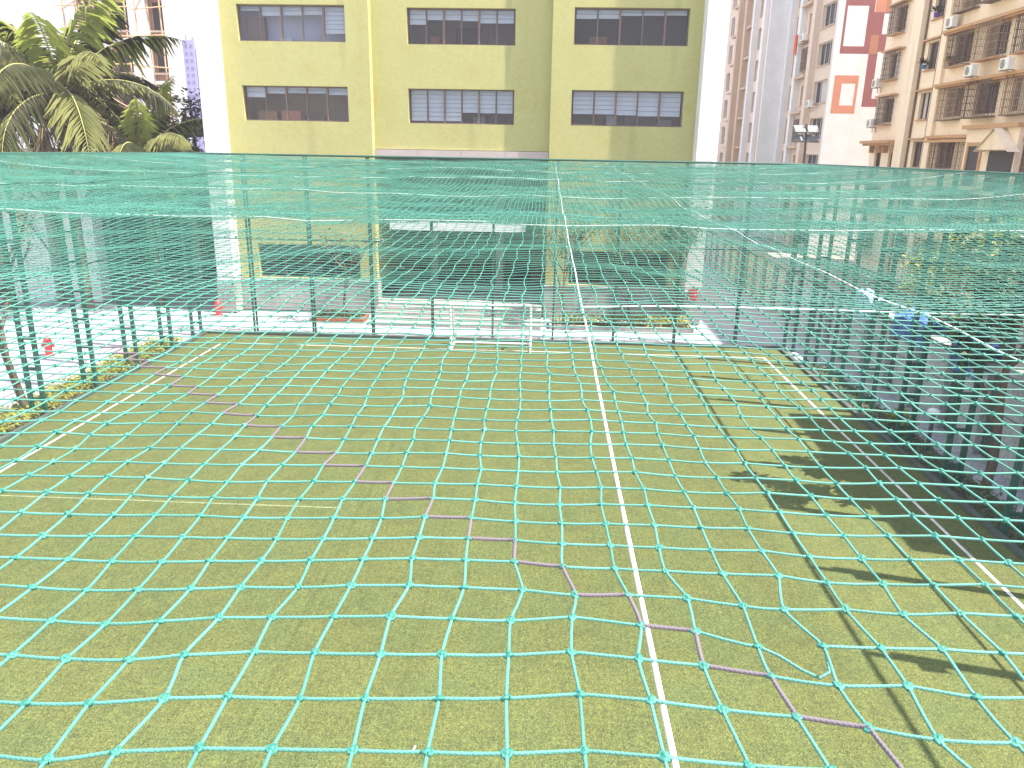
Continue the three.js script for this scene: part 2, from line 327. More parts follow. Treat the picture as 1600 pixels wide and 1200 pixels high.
    const q = rng(seed * 71), fl = v0 - 0.8, mats = [M.brownFrame, M.roomWood, M.roomDark, M.blind, M.salmon];
    for (let x = u0 + 0.2 + q() * 0.6; x < u1 - 0.8; x += 0.9 + q() * 0.8) { const w = 0.4 + q() * 0.7, hh = 0.7 + q() * 1.3, dd = 0.3 + q() * 0.3, zz = zb + 0.02 + (q() < 0.35 ? 0.8 : 0); part(hh > 1.3 ? 'cupboard' : 'desk', mats[Math.floor(q() * 5)], wn, [x, Math.min(x + w, u1), fl + 0.003, fl + hh, zz, zz + dd]); }
  }
  const bl = { a: [[0.3, 0.18, 0.16, 0.16, 0.2], [0.12, 0.26, 0.24, 0.22, 0.76], [0.2, 0.3, 0.3, 0.6, 0.3], [0.4, 0.4, 0.4, 0.4, 0.4]], c: [[0.66, 0.66, 0.68, 0.7, 0.7], [0.25, 0.24, 0.15, 0.14, 0.13], [0.4, 0.3, 0.3, 0.3, 0.5], [0.4, 0.4, 0.4, 0.4, 0.4]], m: [[0.93, 0.93, 0.93, 0.66, 0.67, 0.67], [0.42, 0.28, 0.28, 0.3, 0.36, 0.36], [0.3, 0.3, 0.3, 0.3, 0.3, 0.3], [0.4, 0.4, 0.4, 0.4, 0.4, 0.4]] };
  win.forEach((o, k) => officeWindow(o, 0, 5, bl.a[k], [M.roomTan, M.roomLilac, M.roomWall, M.roomWall][k], k === 1 ? 1.0 : 2.2, 3 + k)); win3.forEach((o, k) => officeWindow(o, 0, 5, bl.c[k], k === 1 ? M.roomDark : M.roomWall, 2.6, 11 + k)); win2.forEach((o, k) => officeWindow(o, REC, 6, bl.m[k], M.roomWall, 2.6, 21 + k));
  officeWindow(low1, 0, 4, [0, 0, 0, 0]); officeWindow(low3, 0, 4, [0, 0, 0, 0]);
}

// ---------------------------------------------------------------- windows of the apartment houses
// dark opening with frame, pane, optional grille cage, curtain and sill; local frame of the house: x along the wall, y up, z out
const gr = rng(91);
function flatWindow(h, u0, u1, v0, v1, depth, { frame = M.grillePale, cage = 0, cageMat = M.grille, sill = null, curtain = false, split = 2 } = {}) {
  const z = -depth + 0.02, t = 0.05, f = mb();
  f.box(u0, u1, v0, v0 + t, z, z + 0.05); f.box(u0, u1, v1 - t, v1, z, z + 0.05); f.box(u0, u0 + t, v0 + t, v1 - t, z, z + 0.05); f.box(u1 - t, u1, v0 + t, v1 - t, z, z + 0.05);
  for (let k = 1; k < split; k++) { const x = lerp(u0, u1, k / split); f.box(x - 0.02, x + 0.02, v0 + t, v1 - t, z, z + 0.045); }
  const w = f.build('window', frame, h);
  part('pane', M.openDark, w, [u0 - 0.02, u1 + 0.02, v0 - 0.02, v1 + 0.02, z - 0.03, z - 0.003]);
  if (curtain) { const c = mb(), a = lerp(u0, u1, 0.1 + 0.35 * gr()), e = a + (u1 - u0) * (0.25 + 0.2 * gr()), n = 8; for (let k = 0; k < n; k++) { const x0 = lerp(a, e, k / n), x1 = lerp(a, e, (k + 1) / n), za = z + 0.052 + 0.03 * (k % 2), zb = z + 0.052 + 0.03 * ((k + 1) % 2); c.quad([x0, v0 + t, za], [x1, v0 + t, zb], [x1, v1 - t, zb], [x0, v1 - t, za]); } c.build('curtain', M.curtain, w); }
  if (cage) {
    const g = mb(), r = 0.014, zf = cage, bx = (x, y0, y1, zz) => g.box(x - r, x + r, y0, y1, zz - r, zz + r);
    const c0 = u0 - 0.12, c1 = u1 + 0.12, y0 = v0 - 0.15, y1 = v1 + 0.1, n = Math.round((c1 - c0) / 0.16);
    for (let k = 0; k <= n; k++) bx(lerp(c0, c1, k / n), y0, y1, zf);
    for (let k = 0; k <= 5; k++) { const y = lerp(y0, y1, k / 5); g.box(c0, c1, y - r, y + r, zf + r, zf + 3 * r); for (const x of [c0, c1]) g.box(x - r, x + r, y - r, y + r, 0.001, zf - r); }
    for (const x of [c0, c1]) for (const zz of [cage * 0.33, cage * 0.66]) bx(x, y0, y1, zz);
    g.build('grille', cageMat, w);
    if (sill !== null) part('sill', sill, w, [c0, c1, y0 - 0.07, y0 - 0.02, 0.002, zf + 0.04]);
  } else if (sill !== null) part('sill', sill, w, [u0 - 0.08, u1 + 0.08, v0 - 0.08, v0 - 0.002, 0.002, 0.14]);
  return w;
}
const acGeo = (() => { const m = mb(); m.box(-0.42, 0.42, 0, 0.58, -0.16, 0.16); return m.geo(); })();
const acGrill = (() => { const m = mb(); for (let k = 0; k < 10; k++) { const a = (k / 10) * 6.2832; m.box(-0.02 + 0, 0.02, 0.29, 0.31, 0.161, 0.17); } const pts = []; for (const r of [0.22, 0.15, 0.08]) { const c = []; for (let k = 0; k <= 18; k++) { const a = (k / 18) * 6.2832; c.push([-0.12 + Math.cos(a) * r, 0.29 + Math.sin(a) * r, 0.172]); } m.tube(c, 0.012, 4); } m.box(0.16, 0.38, 0.08, 0.5, 0.161, 0.168); return m.geo(); })();
const acFan = new THREE.CylinderGeometry(0.235, 0.235, 0.012, 20).rotateX(Math.PI / 2).translate(-0.12, 0.29, 0.164);
const acBracket = (() => { const m = mb(); for (const x of [-0.3, 0.3]) { m.box(x - 0.02, x + 0.02, -0.04, -0.002, -0.3, 0.16); m.box(x - 0.02, x + 0.02, -0.35, -0.041, -0.3, -0.26); } return m.geo(); })();
function acUnit(x, y, f, turn, label) {
  const a = thing('air_conditioner', label, 'air conditioner', x, y, f, turn, 'outdoor units of air conditioners on the apartment houses');
  mesh('casing', acGeo, M.ac, a); mesh('fan_opening', acFan, M.acDark, a); mesh('fan_guard', acGrill, M.ac, a); mesh('bracket', acBracket, M.grille, a);
}

// ---------------------------------------------------------------- cream apartment house at the right (faces the pitch)
const AX = 24, AF = 61.5;
{
  const h = thing('apartment_house', 'cream apartment house with orange brown bands and window grilles, right edge', 'building', AX, 0, AF, -Math.PI / 2);
  const TOP = 26.4, L = 32, cols = [[1.25, 2.95, 0], [7.0, 8.35, 1], [10.5, 12.5, 2], [13.9, 16.2, 3], [17.5, 19.2, 2], [20.6, 22.8, 3], [25, 27, 2], [28.6, 30.8, 3]];
  const ops = [], spec = [];
  for (let k = 1; k <= 8; k++) { const B = 0.26 + 3 * k; for (const [a, c, kind] of cols) { const o = [a, c, B - 1.82, B - 0.18]; if (k === 3 && kind === 0) continue; ops.push(o); spec.push([...o, kind, k]); } }
  ops.push([1.0, 2.1, 7.0, 8.75], [3.4, 4.4, 7.0, 8.75]);
  const w = mb(); facade(w, 0, L, 0, TOP, ops, 0, 0.24);
  w.quad([0, TOP, 0], [L, TOP, 0], [L, TOP, -14], [0, TOP, -14]); w.quad([0, 0, -14], [0, 0, 0], [0, TOP, 0], [0, TOP, -14]); w.quad([L, 0, 0], [L, 0, -14], [L, TOP, -14], [L, TOP, 0]); w.quad([L, 0, -14], [0, 0, -14], [0, TOP, -14], [L, TOP, -14]);
  w.build('wall', M.cream, h);
  for (const [a, c, v0, v1, kind, k] of spec) flatWindow(h, a, c, v0, v1, 0.24, kind === 0 ? { cage: 0.45, cageMat: M.grille, curtain: k === 5, sill: M.creamTrim } : kind === 1 ? { sill: M.creamTrim, curtain: k === 4, split: 2 } : { cage: kind === 2 ? 0.4 : 0.6, cageMat: (k + kind) % 2 ? M.grille : M.grillePale, curtain: (k * 3 + Math.round(a)) % 3 === 0, sill: k % 2 ? M.creamTrim : M.grille, split: 3 });
  for (const o of [[1.0, 2.1, 7.0, 8.75], [3.4, 4.4, 7.0, 8.75]]) flatWindow(h, ...o, 0.24, { frame: M.grille, split: 2 });
  // bands over the windows, continuous over the wide part, short over the first bay
  for (let k = 2; k <= 8; k++) { const B = 0.26 + 3 * k; part('window_band', M.creamTrim, h, [9.9, 24, B - 0.06, B + 0.1, 0.002, 0.62], [9.9, 24, B - 0.16, B - 0.061, 0.002, 0.5]); if (k > 3) part('window_band', M.creamTrim, h, [0.7, 3.6, B - 0.08, B + 0.04, 0.002, 0.5]); part('window_band', M.creamTrim, h, [6.6, 8.8, B - 0.08, B + 0.02, 0.002, 0.3]); }
  part('pier', M.cream, h, [4.9, 6.2, 0, TOP, 0.003, 0.35]); part('pier', M.cream, h, [9.0, 9.7, 0, TOP, 0.003, 0.22]);
  for (const x of [6.45, 8.75]) part('drain_pipe', M.grille, h, [x - 0.05, x + 0.05, 0, TOP, 0.03, 0.13]);
  part('cornice', M.creamTrim, h, [-0.2, 4.85, 9.0, 9.2, 0.003, 0.8], [-0.1, 4.85, 8.85, 8.999, 0.003, 0.6]);
  for (const x of [0.7, 2.3, 3.1, 4.6]) part('bracket', M.creamTrim, h, [x - 0.07, x + 0.07, 8.35, 8.849, 0.003, 0.35]);
  part('cornice', M.creamTrim, h, [10, 24, 8.95, 9.1, 0.63, 0.75]);
  // porch with a small gable over the right-hand door
  part('porch_wall', M.cream, h, [15.6, 20.6, 6.2, 9.6, 0.63, 0.95]); part('porch_opening', M.openDark, h, [16.1, 17.3, 6.6, 8.7, 0.951, 0.96]); part('porch_frame', M.creamTrim, h, [15.9, 16.1, 6.6, 8.9, 0.951, 1.02], [17.3, 17.5, 6.6, 8.9, 0.951, 1.02], [16.1, 17.3, 8.7, 8.9, 0.951, 1.02]);
  part('porch_cap', M.creamTrim, h, [15.4, 20.8, 9.6, 9.8, 0.4, 1.2]);
  { const g = mb(); g.poly([[18.0, 8.5, 1.5], [20.8, 8.5, 1.5], [19.4, 9.5, 1.5]]); g.quad([17.8, 8.4, 0.96], [17.8, 8.4, 1.6], [19.4, 9.55, 1.6], [19.4, 9.55, 0.96]); g.quad([19.4, 9.55, 0.96], [19.4, 9.55, 1.6], [21, 8.4, 1.6], [21, 8.4, 0.96]); g.build('gable', M.cream, h); part('porch_opening', M.openDark, h, [18.2, 20.5, 6.4, 8.45, 0.951, 0.96]); }
  const at = (u) => AF - u;
  acUnit(AX - 0.45, 10.15, at(0.55), -Math.PI / 2, 'air conditioner on cream apartments just above the ground cornice, by the mural wall');
  acUnit(AX - 0.45, 12.9, at(0.5), -Math.PI / 2, 'air conditioner on cream apartments at the corner, one floor above the lowest unit');
  acUnit(AX - 0.4, 15.5, at(10.4), -Math.PI / 2, 'air conditioner on cream apartments resting on a brown band beside the narrow windows');
  acUnit(AX - 0.85, 12.42, at(14.6), -Math.PI / 2, 'air conditioner on cream apartments under the caged window, left of a pair');
  acUnit(AX - 0.85, 12.42, at(18.1), -Math.PI / 2, 'air conditioner on cream apartments under the caged window, right of a pair');
  // potted plants and washing on the grilles
  const potted = (u, y, mat, pot, label) => { const t = thing('potted_plant', label, 'potted plant', AX - 0.3, y, at(u)); mesh('pot', new THREE.CylinderGeometry(0.16, 0.12, 0.24, 10).translate(0, 0.12, 0), pot, t); const m = mb(), r = rng(u * 100); for (let k = 0; k < 60; k++) { const a = r() * 6.28, e = r() * 1.4, l = 0.25 + r() * 0.25, x = Math.cos(a) * Math.cos(e) * l, y2 = 0.24 + Math.sin(e) * l, z = Math.sin(a) * Math.cos(e) * l; m.poly([[x * 0.3, 0.24 + (y2 - 0.24) * 0.3, z * 0.3], [x + 0.05, y2, z], [x * 1.2, y2 + 0.04, z * 1.2], [x, y2 + 0.02, z + 0.05]]); } m.build('leaves', mat, t); };
  potted(7.4, 13.5, M.leafDark, M.blueTarp, 'dark plant in a blue pot at a narrow window of the cream apartments');
  potted(10.9, 13.3, M.leafYellow, M.brick, 'bright green plant inside a window grille of the cream apartments');
  potted(8.0, 16.45, M.leafDark, std(0.16, 0.05, 0.42), 'plant in a purple pot at the topmost narrow window of the cream apartments');
}

// ---------------------------------------------------------------- farther apartment house with the mural gable
const GF = 68, GX = 22.7;
{
  const h = thing('apartment_house', 'pink and white apartment house with a mural of squares on its end wall', 'building', GX, 0, 81, -Math.PI / 2);
  const TOP = 31, L = 13;                                                  // u = 81 - forward distance
  const ops = [], spec = [];
  for (let k = 0; k <= 9; k++) { const c = 1.3 + 3 * k; for (const [a, e, kind, hh] of [[1.3, 3.1, 0, 1.15], [5.0, 6.7, 1, 0.85], [8.6, 11.9, 2, 0.9]]) { const o = [a, e, c - hh, c + hh]; ops.push(o); spec.push([...o, kind, k]); } }
  const w = mb(); facade(w, 0, L, 0, TOP, ops, 0, 0.3); w.build('wall', M.pinkCream, h);
  for (const [a, e, v0, v1, kind, k] of spec) flatWindow(h, a, e, v0, v1, 0.3, kind === 1 ? { cage: k % 2 ? 0.3 : 0, sill: M.apartTan, curtain: k % 2 === 0, frame: M.apartTan } : kind === 2 ? { sill: M.apartTan, split: 3, curtain: k % 3 === 1, frame: M.apartWhite } : { split: 1, frame: M.apartWhite });
  part('end_wall', M.apartWhite, h, [L + 0.001, L + 0.3, 0, TOP + 0.6, -14, 0.25]);
  part('pier', M.apartWhite, h, [0.0, 0.9, 0, TOP, 0.003, 0.5]); part('pier', M.apartWhite, h, [3.5, 4.2, 0, TOP, 0.003, 0.5]); part('pier', M.pinkCream, h, [7.3, 8.2, 0, TOP, 0.003, 0.5]);
  for (let k = 1; k <= 9; k++) part('ledge', M.apartTan, h, [4.3, 7.2, 3 * k - 0.28, 3 * k - 0.05, 0.003, 0.6]);
  part('roof_slab', M.apartWhite, h, [0.002, L - 0.001, TOP, TOP + 0.3, -14, 0.001]); part('back_block', M.pinkCream, h, [0.001, L - 0.001, 0.01, TOP - 0.001, -14, -1.2]);
  // painted squares on the end wall: flat paint, on the plane that faces the camera
  const zf = L + 0.3;
  const P = (mat, x0, x1, y0, y1, lay) => { const m = mb(), u = zf + 0.004 * lay; const a = -(x0 - GX), c = -(x1 - GX); m.quad([u, y0, a], [u, y0, c], [u, y1, c], [u, y1, a]); m.build('mural_square', mat, h); };
  const ring = (mat, x0, x1, y0, y1, a0, a1, b0, b1, lay) => { P(mat, x0, x1, y0, b0, lay); P(mat, x0, x1, b1, y1, lay); P(mat, x0, a0, b0, b1, lay); P(mat, a1, x1, b0, b1, lay); };
  ring(M.maroon, 22.9, 25.2, 15.95, 20.4, 23.1, 24.75, 16.5, 19.45, 1);
  ring(M.salmon, 22.78, 24.7, 11.43, 14.33, 23.4, 24.48, 12.05, 13.72, 1);
  P(M.maroon, 25.2, 26.4, 11.97, 18.99, 1); P(M.maroon, 26.4, 28.6, 11.97, 12.55, 1); P(M.maroon, 26.4, 28.6, 16.5, 17.3, 1);
  P(M.salmon, 25.25, 26.05, 19.0, 20.4, 1); P(M.ochre, 26.05, 27.0, 19.0, 20.4, 1); P(M.ochre, 25.2, 25.82, 15.95, 17.35, 2);
  P(M.apartWhite, 25.9, 26.4, 12.6, 16.1, 2); P(M.apartWhite, 26.0, 26.4, 17.4, 18.9, 2);
  const t = thing('washing', 'bright orange red cloth hanging from a stairwell window of the pink apartments', 'laundry', GX - 0.55, 17.0, 77.9);
  { const m = mb(); for (let k = 0; k < 5; k++) { const z0 = k * 0.18, z1 = z0 + 0.18, a = 0.06 * Math.sin(k * 2), c = 0.06 * Math.sin((k + 1) * 2), d0 = 0.2 * Math.sin(k), d1 = 0.2 * Math.sin(k + 1); m.quad([a, d0, z0], [c, d1, z1], [c * 2, 1.6, z1], [a * 2, 1.6, z0]); } m.build('cloth', M.redCloth, t); }
  acUnit(GX - 0.6, 12.05, 71.2, -Math.PI / 2, 'small air conditioner under a wide window beside the mural wall');
  acUnit(GX - 0.75, 17.75, 74.6, -Math.PI / 2, 'air conditioner on a ledge of the pink apartments, beside the round column');
}
{
  const h = thing('apartment_wing', 'far wing of pink apartments with projecting white fins between window columns', 'building', 20.8, 0, 101, -Math.PI / 2);
  const TOP = 34, L = 20, ops = [], spec = [];
  for (let k = 0; k <= 10; k++) { const c = 1.3 + 3 * k; for (const [a, e, kind] of [[1.5, 3.2, 0], [5.0, 6.8, 1], [8.2, 10.4, 0], [11.6, 13.2, 1], [14.8, 17.2, 0]]) { const o = [a, e, c - 1, c + 1]; ops.push(o); spec.push([...o, kind, k]); } }
  const w = mb(); facade(w, 0, L, 0, TOP, ops, 0, 0.3); w.build('wall', M.pinkCream, h);
  for (const [a, e, v0, v1, kind, k] of spec) flatWindow(h, a, e, v0, v1, 0.3, { frame: kind ? M.apartTan : M.apartWhite, sill: kind ? M.apartTan : null, split: kind ? 2 : 1 });
  part('end_wall', M.apartWhite, h, [L + 0.001, L + 0.3, 0, TOP, -6, 0.35]); part('pier', M.apartWhite, h, [13.8, 14.4, 0, TOP, 0.003, 0.5]); part('pier', M.apartWhite, h, [17.6, 18.3, 0, TOP, 0.003, 0.4]); part('pier', M.apartTan, h, [7.2, 7.8, 0, TOP, 0.003, 0.6]); part('pier', M.apartTan, h, [10.8, 11.3, 0, TOP, 0.003, 0.6]);
  part('back_block', M.pinkCream, h, [0.001, L, 0.01, TOP - 0.001, -14, -1.2]); part('roof_slab', M.apartWhite, h, [0.001, L, TOP, TOP + 0.3, -14, 0.001]);
  for (let k = 1; k <= 10; k++) part('ledge', M.apartTan, h, [4.4, 7.1, 3 * k - 0.25, 3 * k - 0.05, 0.003, 0.5], [11.4, 13.6, 3 * k - 0.25, 3 * k - 0.05, 0.003, 0.5]);
}
{
  const h = thing('white_block', 'plain white block with a stepped cornice behind the yellow building corner', 'building', 0, 0, 104);
  part('wall', M.apartWhite, h, [17.0, 20.4, 0, 24.5, -12, 0]); part('cornice', M.pinkCream, h, [16.8, 20.6, 24.5, 24.8, -12.2, 0.2]); part('cornice', M.apartWhite, h, [16.9, 20.5, 24.8, 25.5, -12.1, 0.1]); part('cornice', M.pinkCream, h, [16.8, 20.6, 25.5, 25.8, -12.2, 0.2]);
  part('box_window', M.apartWhite, h, [17.4, 18.6, 13.6, 15.6, 0.001, 0.5]); part('box_window', M.apartWhite, h, [17.2, 18.2, 7.8, 9.0, 0.001, 0.5]);
  const d = thing('dish_aerial', 'white satellite dish with a small mast on the white block roof', 'satellite dish', 18.4, 25.8, 104);
  mesh('dish', new THREE.SphereGeometry(0.6, 16, 8, 0, 6.2832, 0, 0.9).rotateX(1.1).translate(-0.3, 0.5, 0), M.whitePaint, d); part('mast', M.whitePaint, d, [0.5, 0.6, 0, 2.0, -0.05, 0.05]); part('bracket', M.whitePaint, d, [-0.35, -0.28, 0, 0.5, -0.04, 0.04]);
}
{ // neighbour just outside the right edge of the picture; its shade lies across the touchline
  const h = thing('side_house', 'plain cream house beside the boundary wall, outside the right edge of view', 'building', 14.3, 0, 22.6, -Math.PI / 2);
  const ops = [], TOP = 10.4; for (const v of [1.2, 4.4, 7.6]) for (const u of [1, 4, 7]) ops.push([u, u + 1.4, v, v + 1.4]);
  const w = mb(); facade(w, 0, 9, 0, TOP, ops, 0, 0.2); w.quad([0, TOP, 0], [9, TOP, 0], [9, TOP, -8], [0, TOP, -8]); w.quad([0, 0, -8], [0, 0, 0], [0, TOP, 0], [0, TOP, -8]); w.quad([9, 0, 0], [9, 0, -8], [9, TOP, -8], [9, TOP, 0]); w.quad([9, 0, -8], [0, 0, -8], [0, TOP, -8], [9, TOP, -8]); w.build('wall', M.cream, h);
  for (const o of ops) flatWindow(h, ...o, 0.2, { sill: M.creamTrim });
}

// ---------------------------------------------------------------- left: white apartments under scaffolding, podium, far tower
{
  const F = 64, h = thing('apartment_tower', 'sunlit white apartment tower with brown window bays behind the palms', 'building', 0, 0, F);
  const TOP = 42, ops = [], bays = [[-37.35, -35.4], [-35.0, -33.15], [-31.75, -30.35]];
  for (const [a, c] of bays) for (let k = 0; k < 13; k++) ops.push([a, c, 0.5 + 3.1 * k, 3.35 + 3.1 * k]);
  const w = mb(); facade(w, -46.5, -29.2, 0, TOP, ops, 0, 0.7); w.quad([-29.2, 0, 0], [-37, 0, -15], [-37, TOP, -15], [-29.2, TOP, 0]); w.quad([-46.5, 0, -15], [-46.5, 0, 0], [-46.5, TOP, 0], [-46.5, TOP, -15]); w.quad([-46.5, TOP, 0], [-29.2, TOP, 0], [-37, TOP, -15], [-46.5, TOP, -15]); w.quad([-37, 0, -15], [-46.5, 0, -15], [-46.5, TOP, -15], [-37, TOP, -15]); w.build('wall', M.apartWhite, h);
  for (const o of ops) {
    const [a, c, v0, v1] = o, bw = mb(); bw.box(a - 0.01, c + 0.01, v0 - 0.01, v1 + 0.01, -0.75, -0.68); const p = bw.build('bay_wall', M.brownBay, h);
    part('window', M.openDark, p, [a + 0.3, c - 0.3, v0 + 0.7, v1 - 0.2, -0.679, -0.66]); part('sill', M.pinkCream, p, [a + 0.02, c - 0.02, v0 + 0.5, v0 + 0.62, -0.679, -0.3]);
  }
  // scaffolding in front of two groups of bays
  for (const [x0, x1, label] of [[-37.8, -32.9, 'pole scaffolding lashed in front of the two brown bays of the white tower'], [-32.0, -30.1, 'narrow pole scaffolding in front of the right hand brown bay of the white tower']]) {
    const s = thing('bamboo_scaffold', label, 'scaffolding', 0, 0, F - 0.9), r = rng(Math.round(-x0 * 10));
    const n = Math.round((x1 - x0) / 1.2);
    for (let k = 0; k <= n; k++) { const x = lerp(x0, x1, k / n) + (r() - 0.5) * 0.2; mb().tube([[x, 0, 0], [x + (r() - 0.5) * 0.2, 15, 0], [x + (r() - 0.5) * 0.3, 34, 0]], 0.06, 5).build('standard', M.bamboo, s); }
    for (let k = 0; k < 16; k++) { const y = 1.6 + k * 2.05; mb().tube([[x0 - 0.5, y + (r() - 0.5) * 0.3, 0.12], [x1 + 0.5, y + (r() - 0.5) * 0.4, 0.12]], 0.05, 5).build('ledger', M.bamboo, s); }
    for (let k = 0; k < 6; k++) { const y = 4 + k * 4.6, up = k % 2 ? 2.6 : -2.6; mb().tube([[x0, y, 0.22], [x1, y + up, 0.22]], 0.045, 5).build('brace', M.bamboo, s); }
  }
}
{
  const h = thing('podium_block', 'low cream podium with white piers and dark open bays left of the office building', 'building', 0, 0, 40);
  part('slab', M.white, h, [-34, -16.46, 6.9, 7.7, -10, 0]);
  for (const [a, c] of [[-28.4, -25.9], [-25.1, -23.4]]) part('pier', M.white, h, [a, c, 0, 7.75, 0.002, 0.9]);
  for (const a of [-33.8, -20.6]) part('pier', M.greyStone, h, [a, a + 0.5, 0, 6.899, -4.5, -4]);
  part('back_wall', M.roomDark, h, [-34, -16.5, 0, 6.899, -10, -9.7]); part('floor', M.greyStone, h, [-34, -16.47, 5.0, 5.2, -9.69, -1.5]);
}
{
  const h = thing('far_tower', 'hazy violet twin tower far away beside the white corner fin', 'building', 0, 0, 230);
  for (const [a, c, top] of [[-104.4, -101.0, 36.5], [-99.9, -95.6, 36]]) {
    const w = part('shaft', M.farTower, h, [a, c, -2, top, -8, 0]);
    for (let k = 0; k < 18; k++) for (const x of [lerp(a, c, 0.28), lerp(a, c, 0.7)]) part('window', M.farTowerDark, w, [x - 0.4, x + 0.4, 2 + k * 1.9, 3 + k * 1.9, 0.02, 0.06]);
    part('parapet', M.farTower, h, [a + 0.4, a + 0.9, top, top + 1.4, -2, -1], [c - 1.1, c - 0.5, top, top + 1.0, -2, -1]);
  }
  part('core', M.farTower, h, [-100.999, -99.901, -2, 33, -7, -2]);
}

// ---------------------------------------------------------------- boundary wall on the right
{
  const X = 12.4, w = thing('boundary_wall', 'grey panelled boundary wall along the shaded strip right of the pitch', 'wall', X, 0, 0);
  part('core', M.kerb, w, [0.12, 0.34, -0.05, 2.42, -100, -8]);
  const N = 43; const gA = (() => { const m = mb(); m.box(-0.1, 0.119, 0, 2.4, -0.64, 0.64); return m.geo(); })(), gB = (() => { const m = mb(); m.box(-0.08, 0.119, 0, 2.36, -0.60, 0.63); return m.geo(); })();
  for (let k = 0; k < N; k++) { const m = mesh('panel', k % 3 ? gA : gB, M.wallPanel, w); m.position.set(0, -0.04, -9 - k * 2.12); }
  part('coping', M.concrete, w, [-0.02, 0.42, 2.421, 2.52, -100, -8]);
}

// ---------------------------------------------------------------- fence: lattice posts, rails, nets
const PH = 7.72;
const uprightGeo = (() => { const m = mb(); m.box(-0.035, 0.035, 0, PH, -0.035, 0.035); return m.geo(); })();
const rungGeo = (() => { const m = mb(); m.box(0.036, 0.304, -0.03, 0.03, -0.025, 0.025); return m.geo(); })();
const plateGeo = (() => { const m = mb(); m.box(-0.1, 0.44, 0, 0.03, -0.12, 0.12); return m.geo(); })();
function latticePost(x, f, turn, label, group, thin) {
  const p = thing('fence_post', label, 'fence post', x, -0.02, f, turn, group);
  const w = thin ? 1 : 1.6; mesh('upright', uprightGeo, M.steel, p).scale.set(w, 1, w); const u = mesh('upright', uprightGeo, M.steel, p); u.scale.set(w, 1, w); u.position.x = thin ? 0.34 : 0.4; mesh('base_plate', plateGeo, M.steel, p);
  for (let k = 0; k < 8; k++) { const r = mesh('rung', rungGeo, M.steel, p); r.position.set(thin ? 0 : 0.03, 0.55 + k * 0.95, 0); r.scale.set(1, thin ? 1 : 1.6, 1); }
}
const ord = ['nearest', 'second', 'third', 'fourth', 'fifth', 'sixth', 'seventh', 'eighth', 'ninth', 'tenth', 'eleventh', 'twelfth'];
const leftF = []; for (let k = 0; k < 12; k++) leftF.push(32.6 - k * 2.75);
const rightF = []; for (let k = 0; k < 12; k++) rightF.push(32.7 - k * 2.8);
const farX = []; for (let k = 0; k < 9; k++) farX.push(-12.93 + k * 2.655);
leftF.forEach((f, k) => latticePost(-15.22, f, Math.PI, `green ladder post of the left fence, ${k ? ord[k] + ' from the far corner' : 'at the far left corner'}`, 'lattice posts of the pitch fence'));
rightF.forEach((f, k) => latticePost(10.32, f, 0, `green ladder post of the right fence, ${k ? ord[k] + ' from the far corner' : 'at the far right corner'}`, 'lattice posts of the pitch fence'));
farX.forEach((x, k) => latticePost(x, 32.95, Math.PI / 2, `slender green post of the far fence, ${k ? ord[k] + ' from its left end' : 'leftmost but for the corner'}`, 'lattice posts of the pitch fence', true));
for (const [y, r, nm] of [[7.7, 0.045, 'top'], [4.22, 0.03, 'middle'], [2.55, 0.014, 'lower']]) {
  const g = 'rails of the pitch fence';
  tag(mb().tube([[-15.16, y, 3], [-15.16, y, -32.8]], r, 6).build('fence_rail', M.steel), `thin green ${nm} rail of the left pitch fence`, 'fence rail', g);
  tag(mb().tube([[10.26, y, 3], [10.26, y, -32.8]], r, 6).build('fence_rail', M.steel), `thin green ${nm} rail of the right pitch fence`, 'fence rail', g);
  tag(mb().tube([[-15.16, y, -32.88], [10.26, y, -32.88]], r, 6).build('fence_rail', M.steel), `thin green ${nm} rail of the far pitch fence`, 'fence rail', g);
}
// floodlights on the nearer posts of the right fence (their shade shows on the turf)
for (let k = 5; k < 9; k++) {
  const t = thing('floodlight', `floodlight on the ${ord[k]} post of the right fence, outside the view`, 'floodlight', 10.25, 5.6, rightF[k], 0, 'floodlights of the right fence');
  part('housing', M.darkMetal, t, [-0.32, -0.1, 0, 0.34, -0.16, 0.16]); part('bracket', M.darkMetal, t, [-0.099, 0.03, 0.12, 0.2, -0.03, 0.03]); part('glass', M.panelPale, t, [-0.335, -0.321, 0.03, 0.31, -0.13, 0.13]);
}
// nets that close the sides
function sideNet(label, a, b) {                       // a, b = [x, f] of the two ends
  const n = thing('fence_net', label, 'net', 0, 0, 0, 0, 'nets on the sides of the pitch'), m = mb(), len = Math.hypot(b[0] - a[0], b[1] - a[1]), k = Math.round(len / 0.12), r = rng(Math.round(len * 7 + a[0]));
  for (let q = 0; q <= k; q++) { const t = q / k, x = lerp(a[0], b[0], t), f = lerp(a[1], b[1], t), o = () => (r() - 0.5) * 0.03; m.tube([[x, 0.1, -f], [x + o(), 2.6, -f + o()], [x + o(), 5.2, -f + o()], [x, 7.68, -f]], 0.0017, 3); }
  const hm = mb();
  for (let q = 0; q <= 63; q++) { const y = 0.12 + q * 0.12, p = []; for (let s = 0; s <= 10; s++) { const t = s / 10; p.push([lerp(a[0], b[0], t) + (r() - 0.5) * 0.02, y + (s % 10 ? -0.03 * r() : 0), -lerp(a[1], b[1], t)]); } hm.tube(p, 0.0017, 3); }
  tag(m.build('upright_cords', M.sideCord, n), null, null, null, 'stuff'); tag(hm.build('level_cords', M.sideCord, n), null, null, null, 'stuff');
}
sideNet('fine green net hanging along the left side of the pitch', [-15.1, -2], [-15.1, 32.8]);
sideNet('fine green net hanging along the right side of the pitch', [10.2, -2], [10.2, 32.8]);
sideNet('fine green net hanging across the far end of the pitch', [-15.1, 32.82], [10.2, 32.82]);

